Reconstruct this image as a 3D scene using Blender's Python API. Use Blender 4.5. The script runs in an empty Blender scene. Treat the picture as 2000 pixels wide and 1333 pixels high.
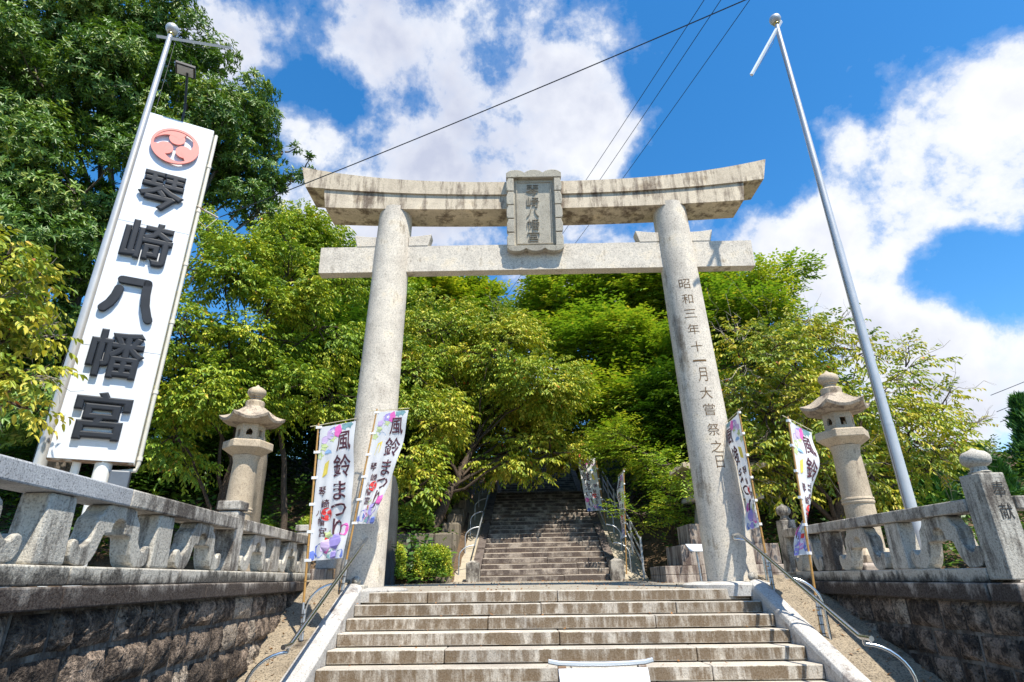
import bpy, bmesh, math, random
import numpy as np
from math import sin, cos, pi, radians, sqrt
from mathutils import Vector, Matrix

scene = bpy.context.scene
COL = scene.collection
random.seed(7)

# ------------------------------------------------------------------ camera
cam_d = bpy.data.cameras.new('camera'); cam = bpy.data.objects.new('camera', cam_d); COL.objects.link(cam)
cam_d.sensor_width = 36.0; cam_d.lens = 36.0 * 1105.0 / 2000.0
cam_d.clip_start = 0.05; cam_d.clip_end = 6000
TH, RO = radians(22.7), radians(1.0)
fwd = Vector((0, cos(TH), sin(TH))); r0 = Vector((1, 0, 0)); u0 = Vector((0, -sin(TH), cos(TH)))
rt = r0 * cos(RO) - u0 * sin(RO); up = r0 * sin(RO) + u0 * cos(RO)
M = Matrix((rt, up, -fwd)).transposed().to_4x4(); M.translation = (0, 0, 0.19)
cam.matrix_world = M
scene.camera = cam

# ------------------------------------------------------------------ light
SUN_EL, SUN_AZ = radians(60.5), radians(33)       # sun stands behind the viewer, a little to the right
sun_from = Vector((sin(SUN_AZ) * cos(SUN_EL), -cos(SUN_AZ) * cos(SUN_EL), sin(SUN_EL)))
sd = bpy.data.lights.new('sun', 'SUN'); sd.energy = 5.0; sd.angle = radians(0.5); sd.color = (1.0, 0.94, 0.82)
sun = bpy.data.objects.new('sun', sd); COL.objects.link(sun)
sun.rotation_euler = sun_from.to_track_quat('Z', 'Y').to_euler()

scene.view_settings.view_transform = 'Standard'; scene.view_settings.look = 'None'
scene.view_settings.exposure = 0.70; scene.view_settings.gamma = 1.0
scene.view_settings.use_curve_mapping = False

world = bpy.data.worlds.new('World'); scene.world = world; world.use_nodes = True
wt = world.node_tree; wt.nodes.clear()


def node(nt, typ, **kw):
    n = nt.nodes.new(typ)
    for k, v in kw.items():
        if k in ('inp',):
            for kk, vv in v.items():
                n.inputs[kk].default_value = vv
        else:
            setattr(n, k, v)
    return n


def ramp(nt, fac, stops, interp='LINEAR'):
    n = nt.nodes.new('ShaderNodeValToRGB'); cr = n.color_ramp; cr.interpolation = interp
    while len(cr.elements) < len(stops): cr.elements.new(0.5)
    for e, (p, c) in zip(cr.elements, stops):
        e.position = p; e.color = (c[0], c[1], c[2], 1) if hasattr(c, '__len__') else (c, c, c, 1)
    nt.links.new(fac, n.inputs[0]); return n.outputs[0]


def math_(nt, op, a, b=None, clamp=False):
    n = nt.nodes.new('ShaderNodeMath'); n.operation = op; n.use_clamp = clamp
    for i, v in enumerate((a, b)):
        if v is None: continue
        if isinstance(v, (int, float)): n.inputs[i].default_value = v
        else: nt.links.new(v, n.inputs[i])
    return n.outputs[0]


def mix(nt, fac, a, b, typ='MIX'):
    n = nt.nodes.new('ShaderNodeMix'); n.data_type = 'RGBA'; n.blend_type = typ
    for i, v in ((0, fac), (6, a), (7, b)):
        if isinstance(v, (int, float)): n.inputs[i].default_value = v
        elif isinstance(v, (tuple, list)): n.inputs[i].default_value = (v[0], v[1], v[2], 1)
        else: nt.links.new(v, n.inputs[i])
    return n.outputs[2]


# clouds: soft masses around directions of the sky, broken up by noise
CLOUDS = [(0.567,0.610,0.554,0.1424,0.34),(0.640,0.586,0.496,0.1134,0.34),(0.526,0.682,0.507,0.0950,0.25),(0.482,0.619,0.620,0.0726,0.20),
(0.613,0.542,0.574,0.0611,0.20),(0.436,0.761,0.481,0.0832,0.34),(0.476,0.771,0.422,0.0888,0.30),(0.567,0.747,0.347,0.0879,0.36),
(0.631,0.728,0.267,0.1050,0.36),(0.579,0.698,0.421,0.0393,0.22),(0.549,0.799,0.247,0.1168,0.30),(-0.133,0.616,0.777,0.1683,0.30),
(0.009,0.612,0.791,0.1322,0.26),(-0.234,0.582,0.779,0.0971,0.24),(-0.213,0.633,0.744,0.0589,0.18),(0.154,0.682,0.715,0.1013,0.30),
(0.099,0.730,0.676,0.0981,0.30),(0.207,0.740,0.640,0.0892,0.20),(0.005,0.770,0.638,0.1694,0.20),(-0.200,0.763,0.615,0.1653,0.20),
(-0.323,0.687,0.651,0.0452,0.36),(-0.374,0.573,0.729,0.0726,0.34),(-0.423,0.584,0.693,0.0786,0.30),(-0.254,0.801,0.541,0.1672,0.22),
(0.161,0.831,0.532,0.1301,0.22),(0.046,0.897,0.439,0.1352,0.20),(-0.280,0.663,0.694,0.0523,-0.30),(-0.190,0.690,0.698,0.0781,-0.22),
(-0.051,0.693,0.719,0.0874,-0.25),(0.302,0.629,0.717,0.1220,-0.35),(0.417,0.586,0.695,0.1185,-0.35),(0.541,0.526,0.656,0.1148,-0.30),
(0.347,0.681,0.645,0.0818,-0.30),(0.402,0.709,0.579,0.0670,-0.25),(0.618,0.692,0.375,0.0501,-0.35),(0.666,0.653,0.360,0.0462,-0.35),
(-0.330,0.620,0.712,0.0353,-0.20)]
CLOUD_GAIN = 0.68
tc = node(wt, 'ShaderNodeTexCoord'); dirv = tc.outputs['Generated']
sky = node(wt, 'ShaderNodeTexSky', sky_type='NISHITA')
sky.sun_disc = False; sky.sun_elevation = SUN_EL
sky.sun_rotation = math.atan2(sun_from.x, sun_from.y)
sky.air_density = 1.0; sky.dust_density = 0.3; sky.ozone_density = 2.2
skyc = node(wt, 'ShaderNodeHueSaturation', inp={'Saturation': 1.36, 'Value': 1.5, 'Hue': 0.498}); wt.links.new(sky.outputs[0], skyc.inputs['Color'])
nA = node(wt, 'ShaderNodeTexNoise', inp={'Scale': 4.4, 'Detail': 12.0, 'Roughness': 0.62, 'Distortion': 0.15}); wt.links.new(dirv, nA.inputs['Vector'])
nB = node(wt, 'ShaderNodeTexNoise', inp={'Scale': 2.3, 'Detail': 5.0, 'Roughness': 0.6}); wt.links.new(dirv, nB.inputs['Vector'])
dens = math_(wt, 'MULTIPLY_ADD', nA.outputs[0], 1.45)
wt.nodes[-1].inputs[2].default_value = -0.45
nC = node(wt, 'ShaderNodeTexNoise', inp={'Scale': 15.0, 'Detail': 6.0, 'Roughness': 0.65}); wt.links.new(dirv, nC.inputs['Vector'])
dens = math_(wt, 'ADD', dens, math_(wt, 'MULTIPLY', math_(wt, 'SUBTRACT', nC.outputs[0], 0.5), 0.50))
for (x, y, z, rad, wgt) in CLOUDS:
    d = node(wt, 'ShaderNodeVectorMath', operation='DOT_PRODUCT'); wt.links.new(dirv, d.inputs[0]); d.inputs[1].default_value = (x, y, z)
    mr = node(wt, 'ShaderNodeMapRange', interpolation_type='SMOOTHSTEP'); wt.links.new(d.outputs['Value'], mr.inputs[0])
    mr.inputs[1].default_value = cos(rad * 1.45); mr.inputs[2].default_value = cos(rad * 0.25); mr.inputs[3].default_value = 0; mr.inputs[4].default_value = wgt * (CLOUD_GAIN if wgt > 0 else 0.70)
    dens = math_(wt, 'ADD', dens, mr.outputs[0])
cov = ramp(wt, dens, [(0.33, 0.0), (0.43, 0.14), (0.50, 0.45), (0.57, 0.84), (0.68, 1.0)])
shade = ramp(wt, math_(wt, 'ADD', math_(wt, 'MULTIPLY', nB.outputs[0], 1.0), math_(wt, 'MULTIPLY', dens, 0.28)), [(0.62, (6.4, 6.5, 6.7)), (0.72, (5.3, 5.5, 6.1)), (0.84, (3.7, 4.0, 5.0))])
wcol = mix(wt, cov, skyc.outputs[0], shade)
bg = node(wt, 'ShaderNodeBackground', inp={'Strength': 0.1}); wt.links.new(wcol, bg.inputs[0])
wo = node(wt, 'ShaderNodeOutputWorld'); wt.links.new(bg.outputs[0], wo.inputs[0])


# ------------------------------------------------------------------ materials
def new_mat(name):
    m = bpy.data.materials.new(name); m.use_nodes = True
    nt = m.node_tree; b = nt.nodes['Principled BSDF']
    return m, nt, b


def stone(name, base, dark=(0.03, 0.022, 0.018), stain=0.0, speck=0.25, rough=0.85, bump=0.35, face_stain=0.0, warm=0.0, streak=(7, 7, 0.9), jitter=0.12, fine=55.0, low=0.0):
    m, nt, b = new_mat(name)
    geo = node(nt, 'ShaderNodeNewGeometry'); pos = geo.outputs['Position']
    n1 = node(nt, 'ShaderNodeTexNoise', inp={'Scale': fine, 'Detail': 3.0, 'Roughness': 0.7}); nt.links.new(pos, n1.inputs['Vector'])
    n2 = node(nt, 'ShaderNodeTexNoise', inp={'Scale': 2.2, 'Detail': 6.0, 'Roughness': 0.65}); nt.links.new(pos, n2.inputs['Vector'])
    mp = node(nt, 'ShaderNodeMapping'); mp.inputs['Scale'].default_value = streak; nt.links.new(pos, mp.inputs['Vector'])
    n3 = node(nt, 'ShaderNodeTexNoise', inp={'Scale': 1.0, 'Detail': 7.0, 'Roughness': 0.72}); nt.links.new(mp.outputs[0], n3.inputs['Vector'])
    oi = node(nt, 'ShaderNodeObjectInfo')
    sp = ramp(nt, n1.outputs[0], [(0.30, 1 - speck * 1.6), (0.46, 1.0 - speck * 0.2), (0.70, 1.0 + speck * 0.5)])
    col = mix(nt, 1.0, base, sp, 'MULTIPLY')
    big = ramp(nt, n2.outputs[0], [(0.3, (0.74, 0.73, 0.73)), (0.55, (1, 1, 1)), (0.75, (1.1 + warm, 1.06 + warm * 0.4, 1.0 - warm))])
    col = mix(nt, 1.0, col, big, 'MULTIPLY')
    jit = math_(nt, 'MULTIPLY_ADD', oi.outputs['Random'], jitter * 2); nt.nodes[-1].inputs[2].default_value = 1 - jitter
    cj = node(nt, 'ShaderNodeCombineColor')
    for i in range(3): nt.links.new(jit, cj.inputs[i])
    col = mix(nt, 1.0, col, cj.outputs[0], 'MULTIPLY')
    if stain > 0 or face_stain > 0:
        s = math_(nt, 'ADD', math_(nt, 'MULTIPLY', n3.outputs[0], 0.62), math_(nt, 'MULTIPLY', n2.outputs[0], 0.38))
        th = 0.60 - 0.20 * stain
        if low > 0:             # rain washes the upper edge of a block, grime stays on its lower half
            tcs = node(nt, 'ShaderNodeTexCoord'); sz = node(nt, 'ShaderNodeSeparateXYZ'); nt.links.new(tcs.outputs['Generated'], sz.inputs[0])
            s = math_(nt, 'ADD', s, math_(nt, 'MULTIPLY', math_(nt, 'SUBTRACT', 0.5, sz.outputs[2]), low))
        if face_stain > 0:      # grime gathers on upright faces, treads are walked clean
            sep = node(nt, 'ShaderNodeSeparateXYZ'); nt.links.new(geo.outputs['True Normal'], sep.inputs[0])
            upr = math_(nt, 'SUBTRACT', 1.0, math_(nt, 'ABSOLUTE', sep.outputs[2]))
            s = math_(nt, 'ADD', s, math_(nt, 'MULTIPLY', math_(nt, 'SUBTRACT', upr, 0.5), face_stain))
        f = ramp(nt, s, [(max(0, th - 0.03), 0.0), (th + 0.02, 0.55), (th + 0.08, 0.95)])
        n4 = math_(nt, 'MULTIPLY', f, ramp(nt, n1.outputs[0], [(0.35, 1.0), (0.62, 0.86)]))
        col = mix(nt, n4, col, dark)
    nt.links.new(col, b.inputs['Base Color']); b.inputs['Roughness'].default_value = rough
    b.inputs['Specular IOR Level'].default_value = 0.25
    bn = node(nt, 'ShaderNodeBump', inp={'Strength': min(1.0, bump), 'Distance': 0.012 * max(1.0, bump)})
    hsum = math_(nt, 'ADD', n1.outputs[0], math_(nt, 'MULTIPLY', n3.outputs[0], 0.8))
    nt.links.new(hsum, bn.inputs['Height']); nt.links.new(bn.outputs[0], b.inputs['Normal'])
    return m


def plain(name, col, rough=0.5, metal=0.0, spec=0.5, var=0.12, scale=8.0, bump=0.0, dirt=None):
    m, nt, b = new_mat(name)
    geo = node(nt, 'ShaderNodeNewGeometry')
    n1 = node(nt, 'ShaderNodeTexNoise', inp={'Scale': scale, 'Detail': 5.0, 'Roughness': 0.6}); nt.links.new(geo.outputs['Position'], n1.inputs['Vector'])
    v = ramp(nt, n1.outputs[0], [(0.3, 1 - var), (0.7, 1 + var * 0.5)])
    c = mix(nt, 1.0, col, v, 'MULTIPLY')
    if dirt:
        n2 = node(nt, 'ShaderNodeTexNoise', inp={'Scale': dirt[1], 'Detail': 8.0, 'Roughness': 0.7}); nt.links.new(geo.outputs['Position'], n2.inputs['Vector'])
        c = mix(nt, ramp(nt, n2.outputs[0], [(dirt[2], 0.0), (dirt[2] + 0.1, 0.8)]), c, dirt[0])
    nt.links.new(c, b.inputs['Base Color'])
    b.inputs['Roughness'].default_value = rough; b.inputs['Metallic'].default_value = metal; b.inputs['Specular IOR Level'].default_value = spec
    if bump:
        bn = node(nt, 'ShaderNodeBump', inp={'Strength': bump, 'Distance': 0.01}); nt.links.new(n1.outputs[0], bn.inputs['Height']); nt.links.new(bn.outputs[0], b.inputs['Normal'])
    return m


def leaf_mat(name, stops, trans=0.3, rough=0.42, spec=0.5):
    m, nt, b = new_mat(name)
    at = node(nt, 'ShaderNodeAttribute', attribute_name='tint')
    c = ramp(nt, at.outputs['Fac'], stops)
    nt.links.new(c, b.inputs['Base Color']); b.inputs['Roughness'].default_value = rough; b.inputs['Specular IOR Level'].default_value = spec
    tr = node(nt, 'ShaderNodeBsdfTranslucent'); nt.links.new(mix(nt, 1.0, c, (1.15, 1.2, 0.5), 'MULTIPLY'), tr.inputs[0])
    mx = node(nt, 'ShaderNodeMixShader', inp={0: trans}); nt.links.new(b.outputs[0], mx.inputs[1]); nt.links.new(tr.outputs[0], mx.inputs[2])
    nt.links.new(mx.outputs[0], nt.nodes['Material Output'].inputs[0])
    return m


MT = {}
MT['torii'] = stone('torii_granite', (0.60, 0.54, 0.455), stain=0.09, speck=0.34, bump=0.25, warm=0.06, dark=(0.10, 0.075, 0.055), streak=(3.0, 3.0, 0.25), jitter=0.03, fine=42)
MT['torii_beam'] = stone('torii_beam_granite', (0.62, 0.525, 0.395), stain=0.44, speck=0.20, bump=0.25, warm=0.08, dark=(0.09, 0.06, 0.045), streak=(4.2, 4.2, 0.5), jitter=0.03, fine=42)
MT['plaque'] = stone('plaque_granite', (0.50, 0.45, 0.36), stain=0.06, speck=0.32, bump=0.5, fine=60)
MT['carved'] = stone('carved_granite', (0.50, 0.465, 0.40), stain=0.38, speck=0.38, bump=0.6, fine=60, dark=(0.045, 0.035, 0.03))
MT['carved_dirty'] = stone('weathered_granite', (0.49, 0.45, 0.39), stain=0.56, speck=0.36, bump=0.6, fine=60, dark=(0.035, 0.025, 0.022), streak=(4.5, 4.5, 1.8))
MT['carved_new'] = stone('new_granite', (0.45, 0.455, 0.465), stain=0.0, speck=0.5, bump=0.2, fine=90)
MT['plinth'] = stone('plinth_granite', (0.36, 0.32, 0.28), stain=1.0, speck=0.3, bump=0.6, dark=(0.020, 0.011, 0.009), streak=(5, 5, 2.0), low=0.14)
MT['plinth_light'] = stone('upper_plinth_granite', (0.52, 0.48, 0.41), stain=0.66, speck=0.3, bump=0.6, dark=(0.022, 0.018, 0.016), streak=(6, 6, 2.4), low=0.15)
MT['rubble'] = stone('wall_rubble', (0.33, 0.25, 0.19), stain=0.66, speck=0.8, bump=4.0, dark=(0.017, 0.013, 0.012), streak=(8, 8, 5), jitter=0.45, fine=42)
MT['rubble_pale'] = stone('wall_rubble_pale', (0.50, 0.41, 0.32), stain=0.46, speck=0.7, bump=4.0, dark=(0.03, 0.022, 0.02), streak=(8, 8, 5), jitter=0.25, fine=42)
MT['mortar'] = stone('wall_mortar', (0.16, 0.15, 0.135), stain=0.62, speck=0.4, bump=0.8, fine=30)
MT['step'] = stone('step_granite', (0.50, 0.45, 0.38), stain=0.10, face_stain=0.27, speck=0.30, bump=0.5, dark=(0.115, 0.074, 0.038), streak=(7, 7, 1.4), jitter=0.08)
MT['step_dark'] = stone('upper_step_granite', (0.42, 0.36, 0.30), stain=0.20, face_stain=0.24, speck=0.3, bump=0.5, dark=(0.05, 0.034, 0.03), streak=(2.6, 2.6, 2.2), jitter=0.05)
MT['kerb'] = stone('kerb_granite', (0.46, 0.44, 0.41), stain=0.2, speck=0.35, bump=0.4, dark=(0.12, 0.09, 0.08), streak=(3, 3, 3))
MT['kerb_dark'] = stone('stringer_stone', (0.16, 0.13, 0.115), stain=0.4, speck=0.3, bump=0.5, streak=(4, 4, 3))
MT['lantern'] = stone('lantern_granite', (0.50, 0.41, 0.30), stain=0.05, speck=0.32, bump=0.4, warm=0.06, dark=(0.09, 0.06, 0.05), streak=(4, 4, 2), jitter=0.03)
MT['lantern_roof'] = stone('lantern_roof_granite', (0.42, 0.35, 0.27), stain=0.36, speck=0.4, bump=0.5, dark=(0.07, 0.05, 0.045), streak=(6, 6, 5), jitter=0.03)
MT['ramp'] = stone('exposed_aggregate', (0.30, 0.245, 0.175), stain=0.16, speck=0.75, bump=1.4, fine=48, streak=(2, 2, 2), jitter=0.0)
MT['terrace'] = stone('terrace_paving', (0.36, 0.32, 0.26), stain=0.20, speck=0.45, bump=0.7, fine=35, streak=(1.5, 1.5, 1.5), dark=(0.16, 0.13, 0.10), jitter=0.0)
MT['road'] = stone('road_asphalt', (0.06, 0.06, 0.06), stain=0.0, speck=0.4, bump=0.6, jitter=0.0)
MT['earth'] = stone('hill_earth', (0.13, 0.085, 0.05), stain=0.3, speck=0.5, bump=1.0, fine=18, streak=(2, 2, 2), dark=(0.04, 0.028, 0.018), jitter=0.0)
MT['slate'] = stone('slate_monument', (0.055, 0.06, 0.062), stain=0.2, speck=0.3, bump=0.3)
MT['menhir'] = stone('natural_stone', (0.22, 0.185, 0.14), stain=0.35, speck=0.3, bump=0.7, streak=(5, 5, 0.6), dark=(0.06, 0.055, 0.045))
MT['block'] = stone('pedestal_granite', (0.40, 0.34, 0.29), stain=0.5, speck=0.3, bump=0.4, streak=(8, 8, 0.7), dark=(0.06, 0.035, 0.03))
MT['concrete'] = stone('ramp_concrete', (0.38, 0.33, 0.25), stain=0.1, speck=0.25, bump=0.4, streak=(3, 3, 1), dark=(0.15, 0.12, 0.09))
MT['carving'] = plain('carved_recess', (0.16, 0.10, 0.05), 0.95, spec=0.1, var=0.3, scale=30)  # pillar letters, not cut in: groove shade and tan pigment painted as brown
MT['carving_grey'] = plain('carved_recess_grey', (0.24, 0.21, 0.165), 0.95, spec=0.1, var=0.3, scale=30)  # tablet letters are plain granite, their shadows painted in as a darker grey
MT['ink'] = plain('carved_ink', (0.05, 0.045, 0.04), 0.9, spec=0.2, var=0.5, scale=40)
MT['steel'] = plain('stainless_steel', (0.62, 0.63, 0.65), 0.22, 1.0, var=0.08, scale=20)
MT['alu'] = plain('brushed_aluminium', (0.50, 0.50, 0.50), 0.42, 0.35, var=0.10, scale=4)
MT['dull_alu'] = plain('pale_coated_metal', (0.55, 0.56, 0.58), 0.45, 0.4, var=0.1)
MT['gold'] = plain('gilt_metal', (0.55, 0.45, 0.18), 0.3, 0.9)
MT['galv'] = plain('galvanised_pipe', (0.50, 0.52, 0.54), 0.42, 0.7, var=0.2)
MT['white_panel'] = plain('white_sign_sheet', (0.66, 0.69, 0.74), 0.38, var=0.03, scale=1.5, dirt=((0.46, 0.46, 0.46), 2.5, 0.63))
MT['white_paint'] = plain('white_paint', (0.74, 0.74, 0.72), 0.5, var=0.06, dirt=((0.30, 0.15, 0.07), 9.0, 0.63))
MT['rust'] = plain('rusty_steel', (0.28, 0.17, 0.10), 0.8, var=0.5, scale=14, dirt=((0.5, 0.48, 0.44), 6.0, 0.5))
MT['letter'] = plain('charcoal_letter', (0.020, 0.024, 0.032), 0.55, spec=0.25, var=0.25, scale=6)
MT['crest'] = plain('faded_red_crest', (0.72, 0.23, 0.19), 0.5, var=0.05)
MT['pipe_white'] = plain('cream_conduit', (0.68, 0.64, 0.55), 0.5, var=0.1)
MT['black'] = plain('black_plastic', (0.02, 0.02, 0.022), 0.5, var=0.2)
MT['grey_box'] = plain('grey_enamel', (0.10, 0.115, 0.14), 0.4, var=0.1)
MT['lamp_glass'] = plain('lamp_glass', (0.45, 0.48, 0.5), 0.1, var=0.05)
MT['bamboo'] = plain('bamboo', (0.42, 0.23, 0.065), 0.45, var=0.25, scale=14)
MT['cross_rod'] = plain('pale_rod', (0.62, 0.55, 0.36), 0.5)
MT['tie'] = plain('white_tie', (0.8, 0.8, 0.8), 0.6, var=0.03)
MT['cable'] = plain('cable_black', (0.025, 0.03, 0.04), 0.6)
MT['wire_teal'] = plain('cable_teal', (0.02, 0.10, 0.09), 0.6)
MT['tablet'] = plain('polished_panel', (0.78, 0.79, 0.80), 0.36, 0.6, var=0.03, scale=3)
MT['placard'] = plain('grey_placard', (0.55, 0.57, 0.58), 0.5, var=0.12, scale=20)
MT['bark'] = stone('bark', (0.085, 0.062, 0.045), stain=0.2, speck=0.6, bump=1.0, fine=25, streak=(9, 9, 2), dark=(0.02, 0.016, 0.013))
MT['bark_grey'] = stone('grey_bark', (0.17, 0.145, 0.12), stain=0.3, speck=0.5, bump=1.0, fine=25, streak=(9, 9, 2), dark=(0.04, 0.03, 0.026))
MT['twig_grey'] = plain('dead_twig', (0.30, 0.26, 0.22), 0.9, var=0.3)
MT['red_print'] = plain('red_print', (0.75, 0.05, 0.045), 0.7)
MT['plum_print'] = plain('plum_print', (0.085, 0.022, 0.035), 0.7, var=0.1)
for nm, c in (('blue', (0.13, 0.19, 0.55)), ('violet', (0.35, 0.28, 0.62)), ('pink', (0.75, 0.14, 0.45)), ('lilac', (0.58, 0.44, 0.66)), ('leafgreen', (0.52, 0.60, 0.28)), ('yellow', (0.80, 0.62, 0.10)), ('skyblue', (0.28, 0.45, 0.70)), ('pale', (0.80, 0.76, 0.82)), ('teal', (0.18, 0.33, 0.36))):
    MT['p_' + nm] = plain('print_' + nm, c, 0.7, var=0.12, scale=12)
m, nt, b = new_mat('banner_cloth')
nt.links.new(node(nt, 'ShaderNodeNewGeometry').outputs['Position'], node(nt, 'ShaderNodeTexNoise', inp={'Scale': 180.0}).inputs['Vector'])
tn = [n for n in nt.nodes if n.bl_idname == 'ShaderNodeTexNoise'][0]
b.inputs['Roughness'].default_value = 0.8; b.inputs['Specular IOR Level'].default_value = 0.2
cc = ramp(nt, tn.outputs[0], [(0.3, (0.76, 0.76, 0.78)), (0.7, (0.84, 0.84, 0.85))]); nt.links.new(cc, b.inputs['Base Color'])
tr = node(nt, 'ShaderNodeBsdfTranslucent'); nt.links.new(cc, tr.inputs[0])
mx = node(nt, 'ShaderNodeMixShader', inp={0: 0.3}); nt.links.new(b.outputs[0], mx.inputs[1]); nt.links.new(tr.outputs[0], mx.inputs[2])
nt.links.new(mx.outputs[0], nt.nodes['Material Output'].inputs[0]); MT['cloth'] = m

G = lambda r, g, b_: (r, g, b_)
MT['leaf_oak'] = leaf_mat('evergreen_leaf', [(0.0, (0.038, 0.090, 0.015)), (0.45, (0.097, 0.199, 0.030)), (0.8, (0.211, 0.312, 0.055)), (1.0, (0.387, 0.423, 0.090))], 0.16, 0.42, 0.35)
MT['leaf_cherry'] = leaf_mat('cherry_leaf', [(0.0, (0.106, 0.195, 0.020)), (0.4, (0.255, 0.341, 0.034)), (0.75, (0.493, 0.465, 0.050)), (0.93, (0.600, 0.546, 0.074)), (0.975, (0.600, 0.341, 0.068)), (1.0, (0.600, 0.136, 0.068))], 0.25, 0.5, 0.3)
MT['leaf_cherry_green'] = leaf_mat('green_cherry_leaf', [(0.0, (0.081, 0.164, 0.017)), (0.4, (0.205, 0.314, 0.027)), (0.8, (0.432, 0.466, 0.038)), (0.97, (0.600, 0.544, 0.065)), (1.0, (0.600, 0.327, 0.065))], 0.25, 0.5, 0.3)
MT['leaf_autumn'] = leaf_mat('turning_cherry_leaf', [(0.0, (0.106, 0.195, 0.025)), (0.4, (0.261, 0.329, 0.036)), (0.75, (0.521, 0.455, 0.056)), (0.93, (0.600, 0.524, 0.077)), (1.0, (0.600, 0.205, 0.077))], 0.25, 0.5, 0.3)
MT['leaf_camphor'] = leaf_mat('fresh_green_leaf', [(0.0, (0.093, 0.201, 0.025)), (0.45, (0.249, 0.381, 0.036)), (0.85, (0.469, 0.484, 0.056)), (1.0, (0.592, 0.484, 0.092))], 0.25, 0.5, 0.3)
MT['leaf_dark'] = leaf_mat('woodland_leaf', [(0.0, (0.022, 0.059, 0.007)), (0.5, (0.057, 0.137, 0.014)), (1.0, (0.166, 0.254, 0.025))], 0.2, 0.45)
MT['leaf_conifer'] = leaf_mat('conifer_needle', [(0.0, (0.020, 0.076, 0.017)), (0.5, (0.051, 0.153, 0.031)), (1.0, (0.128, 0.255, 0.051))], 0.15, 0.5)
MT['leaf_litter'] = leaf_mat('fallen_leaf', [(0.0, (0.12, 0.06, 0.025)), (0.5, (0.26, 0.13, 0.04)), (1.0, (0.38, 0.14, 0.03))], 0.1, 0.7)


# ------------------------------------------------------------------ mesh helpers
class MB:
    def __init__(s): s.v = []; s.f = []

    def add(s, vs, fs):
        o = len(s.v); s.v += [tuple(v) for v in vs]; s.f += [tuple(i + o for i in f) for f in fs]; return s

    def hexa(s, p):     # 8 points: bottom ring ccw, top ring ccw
        return s.add(p, [(3, 2, 1, 0), (4, 5, 6, 7), (0, 1, 5, 4), (1, 2, 6, 5), (2, 3, 7, 6), (3, 0, 4, 7)])

    def box(s, x0, x1, y0, y1, z0, z1, taper=0.0, tx=None, ty=None):
        tx = taper if tx is None else tx; ty = taper if ty is None else ty
        return s.hexa([(x0, y0, z0), (x1, y0, z0), (x1, y1, z0), (x0, y1, z0), (x0 + tx, y0 + ty, z1), (x1 - tx, y0 + ty, z1), (x1 - tx, y1 - ty, z1), (x0 + tx, y1 - ty, z1)])

    def prism(s, poly, fn, d0, d1):     # poly 2d (u,v), fn(u,v,d)->xyz
        n = len(poly)
        vs = [fn(u, v, d0) for u, v in poly] + [fn(u, v, d1) for u, v in poly]
        fs = [tuple(range(n - 1, -1, -1)), tuple(range(n, 2 * n))] + [(i, (i + 1) % n, n + (i + 1) % n, n + i) for i in range(n)]
        return s.add(vs, fs)

    def tube(s, pts, rad, n=8, cap=True):
        pts = [Vector(p) for p in pts]
        if not hasattr(rad, '__len__'): rad = [rad] * len(pts)
        o = len(s.v); prev = None
        for i, p in enumerate(pts):
            t = (pts[min(i + 1, len(pts) - 1)] - pts[max(i - 1, 0)])
            t = t.normalized() if t.length > 1e-9 else Vector((0, 0, 1))
            if prev is None:
                a = Vector((1, 0, 0)) if abs(t.x) < 0.9 else Vector((0, 1, 0)); prev = t.cross(a).normalized()
            prev = (prev - t * prev.dot(t))
            prev = prev.normalized() if prev.length > 1e-6 else t.orthogonal().normalized()
            q = t.cross(prev)
            for k in range(n):
                a = 2 * pi * k / n; s.v.append(tuple(p + (prev * cos(a) + q * sin(a)) * rad[i]))
        for i in range(len(pts) - 1):
            for k in range(n):
                a, b_ = o + i * n + k, o + i * n + (k + 1) % n
                s.f.append((a, b_, b_ + n, a + n))
        if cap:
            s.f.append(tuple(o + k for k in range(n - 1, -1, -1))); e = o + (len(pts) - 1) * n
            s.f.append(tuple(e + k for k in range(n)))
        return s

    def lathe(s, prof, n=24, c=(0, 0, 0), phase=0.0, lift=None):
        o = len(s.v)
        for r, z in prof:
            for k in range(n):
                a = 2 * pi * k / n + phase
                s.v.append((c[0] + r * cos(a), c[1] + r * sin(a), c[2] + z))
        m_ = len(prof)
        for i in range(m_ - 1):
            for k in range(n):
                a, b_ = o + i * n + k, o + i * n + (k + 1) % n
                s.f.append((a, b_, b_ + n, a + n))
        s.f.append(tuple(o + k for k in range(n - 1, -1, -1))); e = o + (m_ - 1) * n
        s.f.append(tuple(e + k for k in range(n)))
        return s


def wloc(o):
    p = Vector((0, 0, 0))
    while o is not None:
        p += o.location; o = o.parent
    return p


def build(name, mb, mat, parent=None, bevel=0.0, smooth=None, world=True, seg=2, loc=None):
    me = bpy.data.meshes.new(name)
    off = wloc(parent) if (parent is not None and world) else Vector((0, 0, 0))
    if loc is not None: off = off + Vector(loc) if not world else Vector(loc)
    me.from_pydata([(x - off.x, y - off.y, z - off.z) for x, y, z in mb.v], [], mb.f)
    me.materials.append(MT[mat] if isinstance(mat, str) else mat)
    if smooth is not None:
        me.polygons.foreach_set('use_smooth', [True] * len(me.polygons)); me.set_sharp_from_angle(angle=radians(smooth))
    me.update()
    o = bpy.data.objects.new(name, me); COL.objects.link(o); o.parent = parent
    if loc is not None: o.location = Vector(loc) - (wloc(parent) if parent is not None else Vector((0, 0, 0)))
    if bevel:
        bm_ = o.modifiers.new('edge', 'BEVEL'); bm_.width = bevel; bm_.segments = seg; bm_.limit_method = 'ANGLE'; bm_.angle_limit = radians(35)
    return o


def tag(o, label=None, cat=None, group=None, kind=None):
    if label: o['label'] = label
    if cat: o['category'] = cat
    if group: o['group'] = group
    if kind: o['kind'] = kind
    return o


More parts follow.
